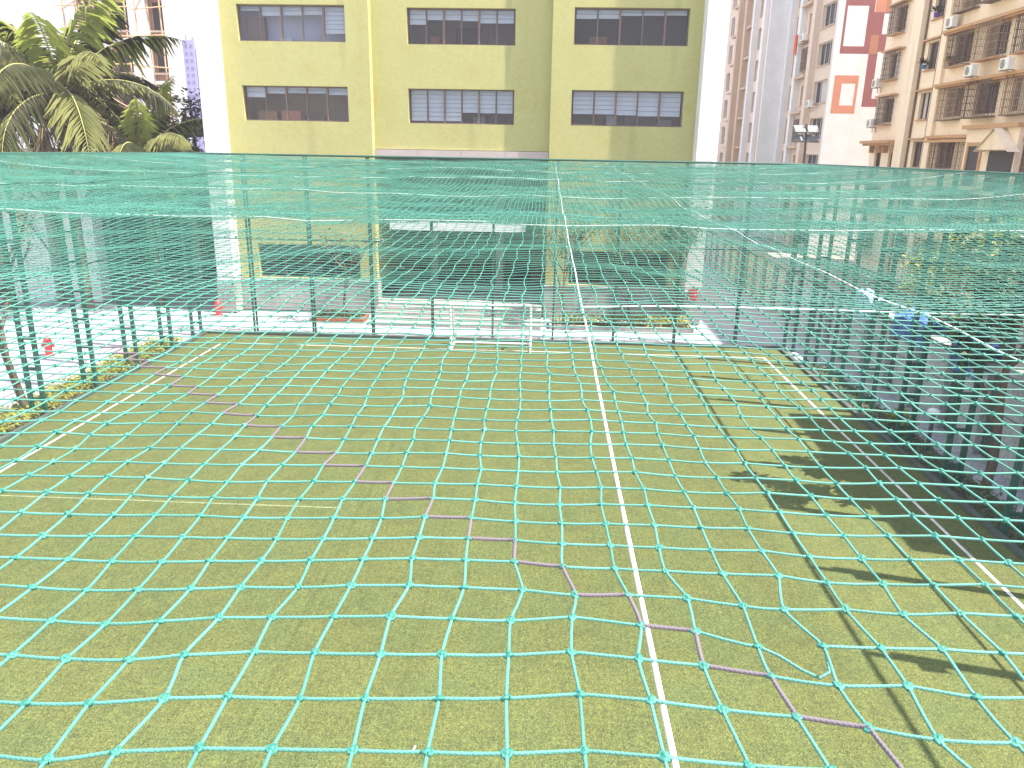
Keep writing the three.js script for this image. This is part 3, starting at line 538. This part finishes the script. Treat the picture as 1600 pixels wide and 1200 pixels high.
// ---------------------------------------------------------------- roof net
const SX = 0.118, SZ = 0.1135, X0 = -0.037, F0 = 0.99, CABLES = [-0.35, 4.68, 9.68, 14.8, 20, 25, 29.6];
const measured = [
  [-6, [-6, -26, -15, -20, -12, -11, -3, 2, 10, 23, 28, 22], [-43, -23, -15, -8, 0, 1, 4, 17, 9, 0, -7, -21]],
  [-7, [5, -9, -6, -17, -11, -17, -7, -8, 2, 7, 11, 16, 9, -3, 7], [-38, -30, -13, -5, 1, 7, 12, 16, 31, 24, 11, -2, -26, -46, -41]],
  [-8, [16, 2, -1, -22, -14, -19, -12, -15, -7, -6, 2, 5, 5, 1, 9, 5], [-26, -28, -24, -10, 5, 9, 12, 18, 25, 38, 27, 18, -6, -31, -26, -42]],
  [-8, [16, 12, -2, -4, -16, -11, -14, -7, -6, 2, 22, 11, 7, 15, 6, 11, 9], [-21, -24, -13, -2, 4, 13, 20, 25, 30, 47, 24, 10, -31, -28, -33, -24, -25]],
  [-9, [25, 24, 16, 9, -3, 2, -2, 5, 7, 17, 14, 10, 17, 12, -20, -8, -11, -4, -8], [-18, -19, -14, -7, 2, 7, 17, 25, 30, 28, 15, 19, 10, -11, -18, -12, -22, -10, -13]],
  [-10, [29, 31, 18, 17, 3, 2, -4, 0, -5, 2, -2, -9, -6, -8, 1, 8, -5, 3, -5, -4], [-14, -12, -16, -14, -1, 7, 18, 23, 28, 31, 27, 14, 19, 16, 7, 4, -14, -8, -12, -2]]];
const J0 = -22, J1 = 280, I0 = -126, I1 = 85;
function netHeight(x, f) {
  const base = 7.11 + 0.53 * Math.pow(clamp((f - 4) / 28.8, 0, 1), 1.5);
  const s = Math.abs((x + 2.45) / 12.55), edge = Math.min(1, s ** 7);
  let c0 = -6, c1 = -0.35; for (let k = 0; k < CABLES.length; k++) { if (f >= CABLES[k]) { c0 = CABLES[k]; c1 = CABLES[k + 1] ?? 32.8; } }
  const t = clamp((f - c0) / (c1 - c0), 0, 1), sag = 4 * t * (1 - t) * lerp(0.03, 0.05, sstep(4, 12, f)) * (1 + 0.35 * n2(x * 0.15, c0));
  const wob = 0.03 * n2(x * 0.5, f * 0.5) * sstep(2, 7, f) + 0.006 * n2b(x * 2, f * 2) + 0.05 * n2b(x * 0.11, f * 0.3) * sstep(6, 14, f);
  return lerp(base - sag + wob * (1 - edge), 7.70, edge);
}
function node(i, j) {
  let dx = 0.010 * n2(i * 0.33 + 5, j * 0.21) + 0.006 * n2b(i * 0.9, j * 0.55) - 0.003 * Math.min(j, 40), df = 0.006 * n2b(i * 0.21 + 9, j * 0.4) + 0.004 * n2(i * 0.8, j * 0.7 + 3);
  df += 0.022 * Math.exp(-(((i - 1) / 7) ** 2)) - 0.012;
  if (j > 6) { const m = sstep(6, 14, j); dx += m * 0.012 * n2(i * 0.12, j * 0.12 + 40); }
  const jj = clamp(j, 0, 5), row = measured[jj], wgt = (j < 0 ? clamp(1 + j / 4, 0, 1) : j > 5 ? clamp(1 - (j - 5) / 4, 0, 1) : 1), e = row[1].length, over = Math.max(0, row[0] - i, i - (row[0] + e - 1)), wt = wgt * clamp(1 - over / 5, 0, 1);
  const k = clamp(i - row[0], 0, e - 1); dx = lerp(dx, row[1][k] / 1000 - 0.003 * j, wt); df = lerp(df, row[2][k] / 1000, wt);
  let x = X0 + i * SX + dx, f = F0 + j * SZ + df + 0.002 * i * (1 - sstep(20, 60, j));
  if (i === I0) x = -15.1; if (i === I1) x = 10.2; if (j === J1) f = 32.8;
  return [x, netHeight(x, f), -f];
}
const nodes = []; for (let i = I0; i <= I1; i++) { const col = []; for (let j = J0; j <= J1; j++) col.push(node(i, j)); nodes.push(col); }
const ND = (i, j) => nodes[clamp(i, I0, I1) - I0][clamp(j, J0, J1) - J0];
const CR = 0.0034, shadeOf = (i, j) => 0.92 + 0.16 * n2(i * 0.7 + 3, j * 0.13) + 0.07 * n2b(i * 2.1, j * 1.7);
function spline(a, b, c, d, t, sagv) { const q = []; for (let k = 0; k < 3; k++) q.push(0.5 * (2 * b[k] + (c[k] - a[k]) * t + (2 * a[k] - 5 * b[k] + 4 * c[k] - d[k]) * t * t + (3 * b[k] - a[k] - 3 * c[k] + d[k]) * t * t * t)); q[1] -= sagv * 4 * t * (1 - t); return q; }
const roof = thing('roof_net', 'teal knotted cord net stretched over the whole pitch like a roof', 'net', 0, 0, 0);
const nearI = (i) => Math.abs(i) <= 40, nearJ = (j) => j < 40;
// one cord as a list of nodes; fine where it is close to the camera, plain further away
function cordGeo(list, fineAt, extra) {
  const m = mb(); let k = 0;
  while (k < list.length - 1) {
    const fine = fineAt(k); let e = k; while (e < list.length - 1 && fineAt(e) === fine) e++;
    const pts = [];
    for (let q = k; q <= e; q++) {
      const p = list[q], sh = p[3]; pts.push([p[0], p[1], p[2], CR, sh]);
      if (fine && q < e) {
        const A = list[Math.max(0, q - 1)], B = list[q], C = list[q + 1], D = list[Math.min(list.length - 1, q + 2)];
        if (extra && extra[q]) for (const [t, dx, dy, dz] of extra[q]) pts.push([lerp(B[0], C[0], t) + dx, lerp(B[1], C[1], t) + dy, lerp(B[2], C[2], t) + dz, CR, sh]);
        else for (const t of [0.16, 0.5, 0.84]) { const s = spline(A, B, C, D, t, 0.0012); pts.push([s[0], s[1], s[2], CR * 0.97, sh * (1 + 0.05 * n2(q * 3.3, t * 9 + p[0]))]); }
      }
    }
    m.tube(pts, CR, fine ? 7 : 3); k = e;
  }
  return m.geo();
}
const withShade = (i, j) => { const p = ND(i, j); return [p[0], p[1], p[2], shadeOf(i, j)]; };
for (let i = I0; i <= I1; i++) { const l = []; for (let j = J0; j <= J1; j++) l.push(withShade(i, j)); mesh('cord', cordGeo(l, (k) => nearI(i) && nearJ(k + J0)), nearI(i) ? M.cord : M.cordFar, roof); }
const rest = [];
for (let j = J0; j <= J1; j++) {
  const l = []; for (let i = I0; i <= I1; i++) l.push(withShade(i, j));
  const extra = j === 3 ? { [4 - I0]: [[0.3, 0, -0.012, 0.012], [0.62, 0, -0.028, 0.035], [0.86, 0.0, -0.035, 0.05], [0.985, 0.006, -0.03, 0.038], [1.01, 0.004, -0.012, 0.012]] } : null;
  const g = cordGeo(l, (k) => nearJ(j) && nearI(k + I0), extra);
  if (j >= -8 && j < 80) mesh('cord', g, nearJ(j) ? M.cord : M.cordFar, roof); else rest.push(g);
}
tag(mesh('far_cords', mergeGeometries(rest), M.cordFar, roof), null, null, null, 'stuff');
// knots: the nearest ones singly, the others as one mass
const knotGeo = (() => {
  const m = mb(), q = (f) => { const p = []; for (let k = 0; k <= 10; k++) p.push(f(k / 10)); return p; };
  m.tube(q((t) => { const a = t * 6.2832; return [0.0062 * Math.cos(a), 0.002 * Math.sin(a * 2), 0.0062 * Math.sin(a)]; }), 0.004, 6);
  m.tube(q((t) => { const a = t * 6.2832; return [0.0045 * Math.cos(a), 0.0045 * Math.sin(a), 0.002 * Math.cos(a)]; }), 0.003, 6);
  const g = m.geo(), s = new THREE.IcosahedronGeometry(0.0062, 1); s.deleteAttribute('uv'); g.deleteAttribute('uv'); const gg = g.toNonIndexed(); return mergeGeometries([gg, s]);
})();
const knotFar = new THREE.OctahedronGeometry(0.0105, 0);
{
  const kr = rng(404), near = [], far = [];
  for (let j = J0; j <= 110; j++) for (let i = I0 + 1; i < I1; i++) { const p = ND(i, j), f = -p[2]; if (f < 0.5 || Math.abs(p[0] + 0.04 * f) > 0.72 * f + 0.8) continue; (f < 3.0 ? near : far).push([p, Math.hypot(p[0], p[1] - 8, f)]); }
  near.sort((a, b) => a[1] - b[1]);
  const inst = near.splice(300).concat(far), mt = new THREE.Matrix4(), qt = new THREE.Quaternion(), eu = new THREE.Euler(), sc = new THREE.Vector3(), ps = new THREE.Vector3();
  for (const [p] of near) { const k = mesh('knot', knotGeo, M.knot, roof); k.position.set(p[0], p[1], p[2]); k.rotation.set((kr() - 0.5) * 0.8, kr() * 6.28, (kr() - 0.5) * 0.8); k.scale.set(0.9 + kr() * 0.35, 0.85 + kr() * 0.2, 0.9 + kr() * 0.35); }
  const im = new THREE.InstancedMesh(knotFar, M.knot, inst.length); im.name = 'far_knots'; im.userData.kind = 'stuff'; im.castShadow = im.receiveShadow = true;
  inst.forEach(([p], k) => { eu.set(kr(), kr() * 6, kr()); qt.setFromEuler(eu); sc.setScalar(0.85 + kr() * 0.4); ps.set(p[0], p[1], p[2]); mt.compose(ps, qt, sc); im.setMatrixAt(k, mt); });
  roof.add(im);
}
// a second width of net doubled over the far two thirds, slightly slack
{
  const geos = [], P = (i, j) => { const a = ND(i, j), b = ND(i + 1, j + 1), x = (a[0] + b[0]) / 2, z = (a[2] + b[2]) / 2; return [x, (a[1] + b[1]) / 2 - 0.025 - 0.03 * (0.5 + 0.5 * n2(x * 0.4 + 9, z * 0.5)), z, CR, shadeOf(i + 50, j)]; };
  for (let j = 77; j < J1; j++) { const p = []; for (let i = I0; i < I1; i++) p.push(P(i, j)); geos.push(mb().tube(p, CR, 3).geo()); }
  for (let i = I0; i < I1; i++) { const p = []; for (let j = 77; j < J1; j++) p.push(P(i, j)); geos.push(mb().tube(p, CR, 3).geo()); }
  tag(mesh('doubled_layer', mergeGeometries(geos), M.cordFar, roof), null, null, null, 'stuff');
}
// mauve repair twine laced in steps across the net
for (let j = 22; j >= -3; j--) {
  const lift = 0.0012, P = (i, jj) => { const p = ND(i, jj); return [p[0], p[1] + lift, p[2]]; };
  const a = P(5 - j, j), b = P(6 - j, j), c = P(6 - j, j - 1), z = P(6 - j + 1, j - 1), y = P(5 - j, j + 1), pts = [];
  for (const t of [0, 0.2, 0.4, 0.6, 0.8, 1]) { const s = spline(P(4 - j, j), a, b, P(7 - j, j), t, 0.0012); pts.push(s); }
  for (const t of [0.2, 0.4, 0.6, 0.8, 1]) { const s = spline(P(6 - j, j + 1), b, c, P(6 - j, j - 2), t, 0.0012); pts.push(s); }
  tag(mb().tube(pts, 0.0043, 7).build('repair_twine', M.twine, roof), 'mauve repair twine laced over the teal cords');
}
// white cables that carry the net
CABLES.forEach((f, k) => {
  if (k < 1) return; const p = []; for (let x = k === 1 ? 0.22 : -15.1; x <= 10.21; x += 0.55) p.push([x, netHeight(x, f) - 0.006, -f - 0.01 * n2(x * 0.4, f)]);
  tag(mb().tube(p, k === 1 ? 0.0045 : 0.003, 6).build('support_cable', M.cable), `white cable under the roof net running across the pitch, ${['', 'nearest', 'second nearest', 'third nearest', 'fourth nearest', 'second farthest', 'farthest'][k]} to the camera`, 'cable', 'cables that carry the roof net');
});
for (const [x, label] of [[0.225, 'taut white cable running lengthwise under the roof net near the middle of view'], [2.28, 'white cable running lengthwise under the roof net toward the right edge of view']]) {
  const p = []; for (let f = -1; f <= 32.8; f += 0.35) p.push([x, netHeight(x, f) - 0.008, -f]);
  tag(mb().tube(p, x < 1 ? 0.0058 : 0.0045, 6).build('support_cable', M.cable), label, 'cable', 'cables that carry the roof net');
}
// dark seam rope joining two widths of net
{ const p = []; for (let k = 0; k <= 60; k++) { const t = k / 60, x = lerp(-10.5, -5.2, t), f = lerp(12.5, 32.4, t); p.push([x, netHeight(x, f) + 0.012, -f]); } tag(mb().tube(p, 0.008, 5).build('seam_rope', M.steel), 'dark green seam rope running slantwise across the far left of the net', 'rope'); }

// ---------------------------------------------------------------- goal
{
  const g = thing('goal', 'small white goal frame with a net at the far end of the pitch', 'goal', -2.25, 0, 31.0);
  const W = 1.65, H = 1.95, D = 1.25, r = 0.05, T = (name, ...p) => mb().tube(p, r, 10, true).build(name, M.whitePaint, g);
  T('goalpost', [-W, 0, 0], [-W, H, 0]); T('goalpost', [W, 0, 0], [W, H, 0]); T('crossbar', [-W - r, H, 0], [W + r, H, 0]);
  for (const s of [-1, 1]) { T('base_bar', [s * W, 0.05, -r], [s * W, 0.05, -D]); T('stay', [s * W, H, -0.06], [s * W, H - 0.1, -0.45], [s * W, 0.1, -D]); }
  T('base_bar', [-W, 0.05, -D], [W, 0.05, -D]);
  const n = mb(); const back = (u, t) => [u, lerp(0.1, H - 0.05, t), lerp(-D, -0.4, t ** 1.2)];
  for (let k = 0; k <= 28; k++) { const u = lerp(-W, W, k / 28); n.tube([back(u, 0), back(u, 0.5), back(u, 1), [u, H, -0.05]], 0.002, 3); }
  for (let k = 0; k <= 18; k++) { const t = k / 18; n.tube([back(-W, t), back(W, t)], 0.002, 3); for (const s of [-1, 1]) n.tube([[s * W, back(0, t)[1], back(0, t)[2]], [s * W, back(0, t)[1], -0.04]], 0.002, 3); }
  tag(n.build('goal_net', M.cable, g), null, null, null, 'stuff');
}

// ---------------------------------------------------------------- plants
function leafCloud(m, n, r, place, size) {
  for (let k = 0; k < n; k++) {
    const [x, y, z] = place(), a = r() * 6.2832, e = (r() - 0.35) * 1.6, s = size * (0.6 + 0.8 * r()), dx = Math.cos(a) * Math.cos(e), dy = Math.sin(e), dz = Math.sin(a) * Math.cos(e), px = -Math.sin(a), pz = Math.cos(a), w = 0.38 * s;
    m.poly([[x, y, z], [x + dx * s * 0.5 + px * w, y + dy * s * 0.5, z + dz * s * 0.5 + pz * w], [x + dx * s, y + dy * s - 0.1 * s, z + dz * s], [x + dx * s * 0.5 - px * w, y + dy * s * 0.5, z + dz * s * 0.5 - pz * w]]);
  }
}
function hedge(name, label, x0, x1, f0, f1, h, mat, n, seed, size = 0.11) {
  const t = thing(name, label, 'hedge', (x0 + x1) / 2, -0.05, (f0 + f1) / 2), r = rng(seed), W = (x1 - x0) / 2, D = (f1 - f0) / 2, m = mb();
  leafCloud(m, n, r, () => { const x = (r() * 2 - 1) * W, z = (r() * 2 - 1) * D, hh = h * (0.55 + 0.45 * (0.5 + 0.5 * n2(x * 1.3 + seed, z * 1.3)) ); return [x, 0.04 + hh * Math.sqrt(r()), z]; }, size);
  tag(m.build('foliage', mat, t), null, null, null, 'stuff'); part('soil_bed', M.soil, t, [-W - 0.05, W + 0.05, 0.0, 0.07, -D - 0.05, D + 0.05]);
  return t;
}
function tree(name, label, x, f, o, group) {
  const t = thing(name, label, 'tree', x, -0.05, f, 0, group), r = rng(o.seed), tips = [], tr = mb(), br = mb();
  const grow = (p, d, len, rad, lev) => {
    const pts = [[...p, rad]]; let q = [...p], dir = [...d]; const st = 4;
    for (let k = 1; k <= st; k++) { for (let c = 0; c < 3; c++) dir[c] += (r() - 0.5) * 0.22; dir[1] += lev ? 0.04 : 0.02; const l = Math.hypot(...dir); dir = dir.map((v) => v / l); q = q.map((v, c) => v + (dir[c] * len) / st); pts.push([...q, lerp(rad, rad * 0.6, k / st)]); if (lev > 1) tips.push([...q]); }
    (lev ? br : tr).tube(pts, rad, lev ? 5 : 8);
    if (lev >= o.levels) { tips.push(q); return; }
    const n = lev ? 3 : o.limbs; for (let k = 0; k < n; k++) { const a = (k / n) * 6.28 + r() * 1.2, sp = o.spread * (0.7 + 0.6 * r()); const at = lev ? pts[2 + (k % 3)] : pts[2 + (k % 3)]; grow(k < n / 3 ? q : at.slice(0, 3), [Math.cos(a) * sp + dir[0] * 0.6, dir[1] * 0.8 + 0.25, Math.sin(a) * sp + dir[2] * 0.6].map((v, _, A) => v / Math.hypot(...A)), len * (0.55 + 0.2 * r()), rad * 0.55, lev + 1); }
  };
  grow([0, 0, 0], [o.lean ?? 0, 1, 0], o.trunk, o.rad, 0);
  tr.build('trunk', o.bark ?? M.bark, t); br.build('limbs', o.bark ?? M.bark, t);
  if (o.leaves) { const m = mb(); leafCloud(m, o.leaves, r, () => { const p = tips[Math.floor(r() * tips.length)], g = () => (r() + r() - 1) * o.puff; return [p[0] + g(), p[1] + g(), p[2] + g()]; }, o.leaf); tag(m.build('crown', o.mat, t), null, null, null, 'stuff'); }
  return t;
}
// palms
function palm(label, x, f, o) {
  const t = thing('palm_tree', label, 'palm tree', x, -0.05, f, 0, 'palms left of the office building'), r = rng(o.seed);
  const tk = []; for (let k = 0; k <= 14; k++) { const u = k / 14; tk.push([o.lean * u * u, o.h * u, 0.1 * Math.sin(u * 3), lerp(o.rad * 1.25, o.rad * 0.8, u) * (k % 2 ? 1 : 1.06)]); }
  mb().tube(tk, o.rad, 10).build('trunk', M.palmBark, t);
  const top = [o.lean, o.h, 0.1 * Math.sin(3)];
  { const m = mb(); for (let k = 0; k < 46; k++) { const a = r() * 6.28, l = 0.3 + r() * 0.8; m.tube([[top[0], top[1] - 0.5 * r(), top[2]], [top[0] + Math.cos(a) * l * 0.5, top[1] - 0.3 - 0.4 * r(), top[2] + Math.sin(a) * l * 0.5], [top[0] + Math.cos(a) * l * 0.7, top[1] - 0.7 - r() * 1.3, top[2] + Math.sin(a) * l * 0.7]], 0.03, 4); } m.build('husk', M.palmLeafDry, t); }
  const n = o.fronds;
  for (let k = 0; k < n; k++) {
    const az = k * 2.39996 + r() * 0.4, u = k / (n - 1), el = lerp(1.42, -0.35, u ** 0.9) + (r() - 0.5) * 0.2, L = o.len * (0.8 + 0.3 * r()) * (u > 0.85 ? 0.8 : 1), dry = u > 0.86 && r() < o.dry;
    const mat = dry ? M.palmLeafDry : u < 0.25 ? M.palmLeafYoung : M.palmLeaf, S = 22, rach = [], m = mb(), rm = mb();
    let p = [...top], e = el; const ca = Math.cos(az), sa = Math.sin(az), twist = (r() - 0.5) * 0.8;
    for (let s = 0; s <= S; s++) { rach.push([p[0], p[1], p[2], lerp(0.05, 0.008, s / S), e]); const st = L / S; p = [p[0] + ca * Math.cos(e) * st, p[1] + Math.sin(e) * st, p[2] + sa * Math.cos(e) * st]; e -= (0.028 + 0.055 * (s / S)) * (1.0 + 0.5 * u) * (o.droop ?? 1); }
    rm.tube(rach.map((q) => q.slice(0, 4)), 0.03, 5); const fr = rm.build('frond', dry ? M.palmLeafDry : M.rachis, t);
    for (let s = 2; s < S; s++) for (let h = 0; h < 2; h++) for (const side of [-1, 1]) {
      const tt = (s + h / 2) / S, q0 = rach[s], q1 = rach[Math.min(S, s + 1)], w = h / 2, b = [lerp(q0[0], q1[0], w), lerp(q0[1], q1[1], w), lerp(q0[2], q1[2], w)], ee = q0[4];
      const len = L * 0.24 * Math.sin(Math.PI * (0.12 + 0.83 * tt)) * (0.8 + 0.4 * r()), fx = ca * Math.cos(ee), fy = Math.sin(ee), fz = sa * Math.cos(ee), sx = -sa * side, sz = ca * side;
      const fw = 0.55 + 0.3 * r(), dn = -(0.1 + 0.6 * r() + (dry ? 0.8 : 0) + 0.35 * u), tw = 0.25 * side * twist; let d = [sx + fx * fw, fy * fw + dn + tw, sz + fz * fw]; const dl = Math.hypot(...d); d = d.map((v) => v / dl);
      const wd = 0.010 * (o.len / 5) + 0.003, m1 = [b[0] + d[0] * len * 0.5, b[1] + d[1] * len * 0.5, b[2] + d[2] * len * 0.5], tip = [b[0] + d[0] * len, b[1] + d[1] * len - len * (0.2 + 0.4 * r()), b[2] + d[2] * len];
      const bw = L / S * 0.19; m.poly([[b[0] + fx * bw, b[1] + fy * bw, b[2] + fz * bw], [m1[0] + fx * wd, m1[1] + fy * wd + 0.01, m1[2] + fz * wd], tip, [m1[0] - fx * wd, m1[1] - fy * wd + 0.01, m1[2] - fz * wd], [b[0] - fx * bw, b[1] - fy * bw, b[2] - fz * bw]]);
    }
    tag(m.build('leaflets', mat, fr), null, null, null, 'stuff');
  }
}
palm('tall coconut palm with bright upright fronds at upper left', -23.2, 37.5, { h: 10.3, rad: 0.2, lean: 0.1, len: 6.2, fronds: 25, dry: 0.8, seed: 21 });
palm('short bushy palm between the tall palm and the white corner fin', -20.0, 38.6, { h: 7.6, rad: 0.16, lean: -0.1, len: 4.2, fronds: 22, dry: 0.3, seed: 34, droop: 0.8 });
palm('palm with drooping fronds cut by the left edge of view', -27.0, 37.2, { h: 9.6, rad: 0.2, lean: 0.3, len: 5.2, fronds: 20, dry: 1, seed: 57 });
tree('bushy_tree', 'dark bushy tree just left of the white corner fin', -18.5, 43.5, { seed: 5, trunk: 5.2, rad: 0.14, limbs: 5, levels: 2, spread: 0.8, leaves: 4200, puff: 0.75, leaf: 0.2, mat: M.leafDark });
tree('yellow_bush', 'yellow green bushy tree under the palms at the left edge', -25.2, 38.6, { seed: 8, trunk: 4.6, rad: 0.12, limbs: 6, levels: 2, spread: 1.1, leaves: 2600, puff: 0.6, leaf: 0.2, mat: M.leafYellow });
tree('slender_tree', 'thin sparse tree in front of the left grey plinth', -9.7, 36.2, { seed: 12, trunk: 2.4, rad: 0.07, limbs: 5, levels: 2, spread: 0.7, leaves: 420, puff: 0.35, leaf: 0.15, mat: M.leafDry });
tree('slender_tree', 'thin leafy tree beside the right end of the porch steps', 0.9, 36.3, { seed: 15, trunk: 2.6, rad: 0.07, limbs: 6, levels: 2, spread: 0.6, leaves: 1100, puff: 0.4, leaf: 0.16, mat: M.leafMid });
tree('slender_tree', 'thin bare branched tree in the planter of the right yellow bay', 4.0, 36.4, { seed: 18, trunk: 2.5, rad: 0.06, limbs: 6, levels: 2, spread: 0.7, leaves: 700, puff: 0.4, leaf: 0.15, mat: M.leafMid });
tree('slender_tree', 'leafy young tree in the planter close to the right white fin', 6.1, 36.4, { seed: 77, trunk: 2.8, rad: 0.07, limbs: 6, levels: 2, spread: 0.6, leaves: 1300, puff: 0.45, leaf: 0.16, mat: M.leafMid });
tree('leaning_tree', 'brown leaning tree with dry twigs outside the left fence', -16.1, 22.0, { seed: 23, trunk: 3.2, rad: 0.13, limbs: 6, levels: 2, spread: 0.9, lean: -0.08, leaves: 700, puff: 0.45, leaf: 0.14, mat: M.leafDry });
tree('roadside_tree', 'small leafy tree between the right fence and the grey wall', 11.25, 18.4, { seed: 31, trunk: 3.3, rad: 0.13, limbs: 6, levels: 2, spread: 0.55, leaves: 3800, puff: 0.38, leaf: 0.2, mat: M.leafMid });
tree('roadside_tree', 'leafy tree rising behind the grey boundary wall at right', 15.6, 29.5, { seed: 37, trunk: 3.0, rad: 0.14, limbs: 6, levels: 2, spread: 0.9, leaves: 2600, puff: 0.6, leaf: 0.22, mat: M.leafYellow });
hedge('planter_hedge', 'low yellow green hedge in the planter before the right bay', 0.35, 6.9, 35.9, 37.2, 0.62, M.leafYellow, 2600, 3);
hedge('planter_hedge', 'dark low shrubs around the foot of the thin left tree', -11.2, -8.9, 36.0, 37.0, 0.5, M.leafMid, 900, 4);
hedge('verge_hedge', 'low green ground cover along the foot of the left fence', -16.6, -15.22, 14, 31, 0.32, M.leafYellow, 7000, 5, 0.1);
hedge('verge_hedge', 'low dark green plants along the foot of the right fence', 10.32, 11.2, 12, 30, 0.28, M.leafMid, 4200, 6, 0.1);
hedge('yellow_shrub', 'bright yellow shrub outside the right fence between two posts', 10.75, 11.15, 22.0, 23.4, 0.75, M.leafYellow, 900, 9, 0.12);
{ const b = thing('planter_kerb', 'low grey stone planter edge before the right yellow bay', 'planter', 3.6, -0.05, 36.5); part('edge', M.greyStone, b, [-3.4, 3.4, 0, 0.22, 0.7, 0.82]); part('edge', M.greyStone, b, [-3.4, -3.3, 0, 0.22, -0.7, 0.699]); part('edge', M.greyStone, b, [3.3, 3.4, 0, 0.22, -0.7, 0.699]); }
{ const b = thing('planter_ring', 'square brick edge around the foot of the thin left tree', 'planter', -10.05, -0.05, 36.5); for (const q of [[-1.3, 1.3, 0, 0.2, 0.56, 0.68], [-1.3, 1.3, 0, 0.2, -0.68, -0.56], [-1.3, -1.18, 0, 0.2, -0.559, 0.559], [1.18, 1.3, 0, 0.2, -0.559, 0.559]]) part('edge', M.brick, b, q); }

// ---------------------------------------------------------------- small things
function hydrant(x, f, label, y = -0.05) {
  const t = thing('fire_hydrant', label, 'hydrant', x, y, f); const m = new THREE.LatheGeometry([[0, 0], [0.2, 0], [0.2, 0.05], [0.13, 0.07], [0.13, 0.5], [0.17, 0.52], [0.17, 0.58], [0.14, 0.62], [0.09, 0.72], [0.03, 0.76], [0, 0.77]].map((q) => new THREE.Vector2(...q)), 18);
  mesh('body', m, M.red, t); for (const s of [-1, 1]) mesh('outlet', new THREE.CylinderGeometry(0.06, 0.06, 0.14, 10).rotateZ(Math.PI / 2).translate(s * 0.17, 0.4, 0), M.red, t); part('cap_nut', M.red, t, [-0.025, 0.025, 0.77, 0.82, -0.025, 0.025]);
}
hydrant(-16.25, 36.9, 'red fire hydrant at the foot of the left white corner fin');
hydrant(-19.6, 28.6, 'red fire hydrant on the white paving left of the pitch');
{ const t = thing('hose_box', 'small red fire box on the foot of the right white corner fin', 'fire box', 7.15, 1.2, 37.45); part('box', M.red, t, [-0.18, 0.18, 0, 0.55, -0.1, 0.1]); part('door', M.red, t, [-0.15, 0.15, 0.04, 0.51, 0.101, 0.115]); part('handle', M.whitePaint, t, [0.08, 0.11, 0.22, 0.34, 0.116, 0.13]); }
function panelLamp(label, x, f, h, rows) {
  const t = thing('panel_lamp', label, 'lamp', x, -0.05, f); mb().tube([[0, 0, 0], [0, h * 0.9, 0], [-0.08, h + 0.25, 0]], 0.06, 8, true).build('pole', M.darkMetal, t);
  for (const y of rows) for (const s of [-1, 1]) { const p = mb(); const c = s * 0.33 - 0.05; p.quad([c - 0.27, y - 0.17, 0.22], [c + 0.27, y - 0.17, 0.22], [c + 0.22, y + 0.17, -0.1], [c - 0.32, y + 0.17, -0.1]); p.quad([c - 0.32, y + 0.13, -0.1], [c + 0.22, y + 0.13, -0.1], [c + 0.27, y - 0.21, 0.22], [c - 0.27, y - 0.21, 0.22]); const q = p.build('panel', M.panelPale, t); part('rim', M.darkMetal, q, [c - 0.29, c + 0.29, y - 0.235, y - 0.165, 0.221, 0.26]); part('arm', M.darkMetal, t, [Math.min(0, c), Math.max(0, c), y - 0.08, y - 0.03, -0.03, 0.03]); }
}
panelLamp('lamp post with two rows of twin pale panels before the pink apartments', 13.1, 42, 9.4, [8.98, 9.42]);
panelLamp('lamp post with twin panels beside the dark bushy tree', -19.4, 43.2, 9.0, [8.75, 9.3]);
function tarp(label, f, w, mat, seed) {
  const t = thing('tarpaulin', label, 'tarpaulin', 12.6, 2.54, f), m = mb(), N = 12; const r = (u, v) => { const z = lerp(-w, w, u), s = lerp(-1, 1, v); const drop = Math.max(0, Math.abs(s) - 0.3); return [s > 0 ? Math.min(s, 0.36) * 0.9 + 0.12 * n2(u * 3, v * 3 + seed) : Math.max(s, -0.34) + 0.1 * n2(u * 4 + seed, v * 3), 0.1 + 0.2 * n2b(u * 2 + seed, v * 2) * (1 - drop) + 0.28 - drop * 1.3, z]; };
  for (let a = 0; a < N; a++) for (let c = 0; c < N; c++) m.quad(r(a / N, c / N), r((a + 1) / N, c / N), r((a + 1) / N, (c + 1) / N), r(a / N, (c + 1) / N));
  m.build('sheet', mat, t);
}
tarp('pale blue tarpaulin draped over the grey wall, farthest of three', 30.0, 0.9, M.paleTarp, 1);
tarp('bright blue tarpaulin draped over the grey wall, middle of three', 26.0, 1.1, M.blueTarp, 4);
tarp('deep blue tarpaulin draped over the grey wall, nearest of three', 22.2, 0.9, M.blueTarp, 9);
{ const t = thing('bollard_lamp', 'short post with a white cap beside the right fence', 'lamp', 10.95, -0.05, 20.9); part('post', M.darkMetal, t, [-0.04, 0.04, 0, 1.2, -0.04, 0.04]); mesh('cap', new THREE.SphereGeometry(0.17, 14, 8).scale(1, 0.55, 1).translate(0, 1.28, 0), M.whitePaint, t); }
{ const t = tag(mb().tube([[0, 0.012, 0], [0.04, 0.016, -0.05], [0.07, 0.014, -0.11]], 0.014, 6, true).build('paper_scrap', M.whitePaint), 'tiny white scrap of litter lying on the turf near the bottom', 'litter'); t.position.set(-1.67, 0, -8.63); t.rotation.y = 0.3; }

scene.fog = new THREE.FogExp2(0xf4eef4, 0.0009);
renderer.render(scene, camera);
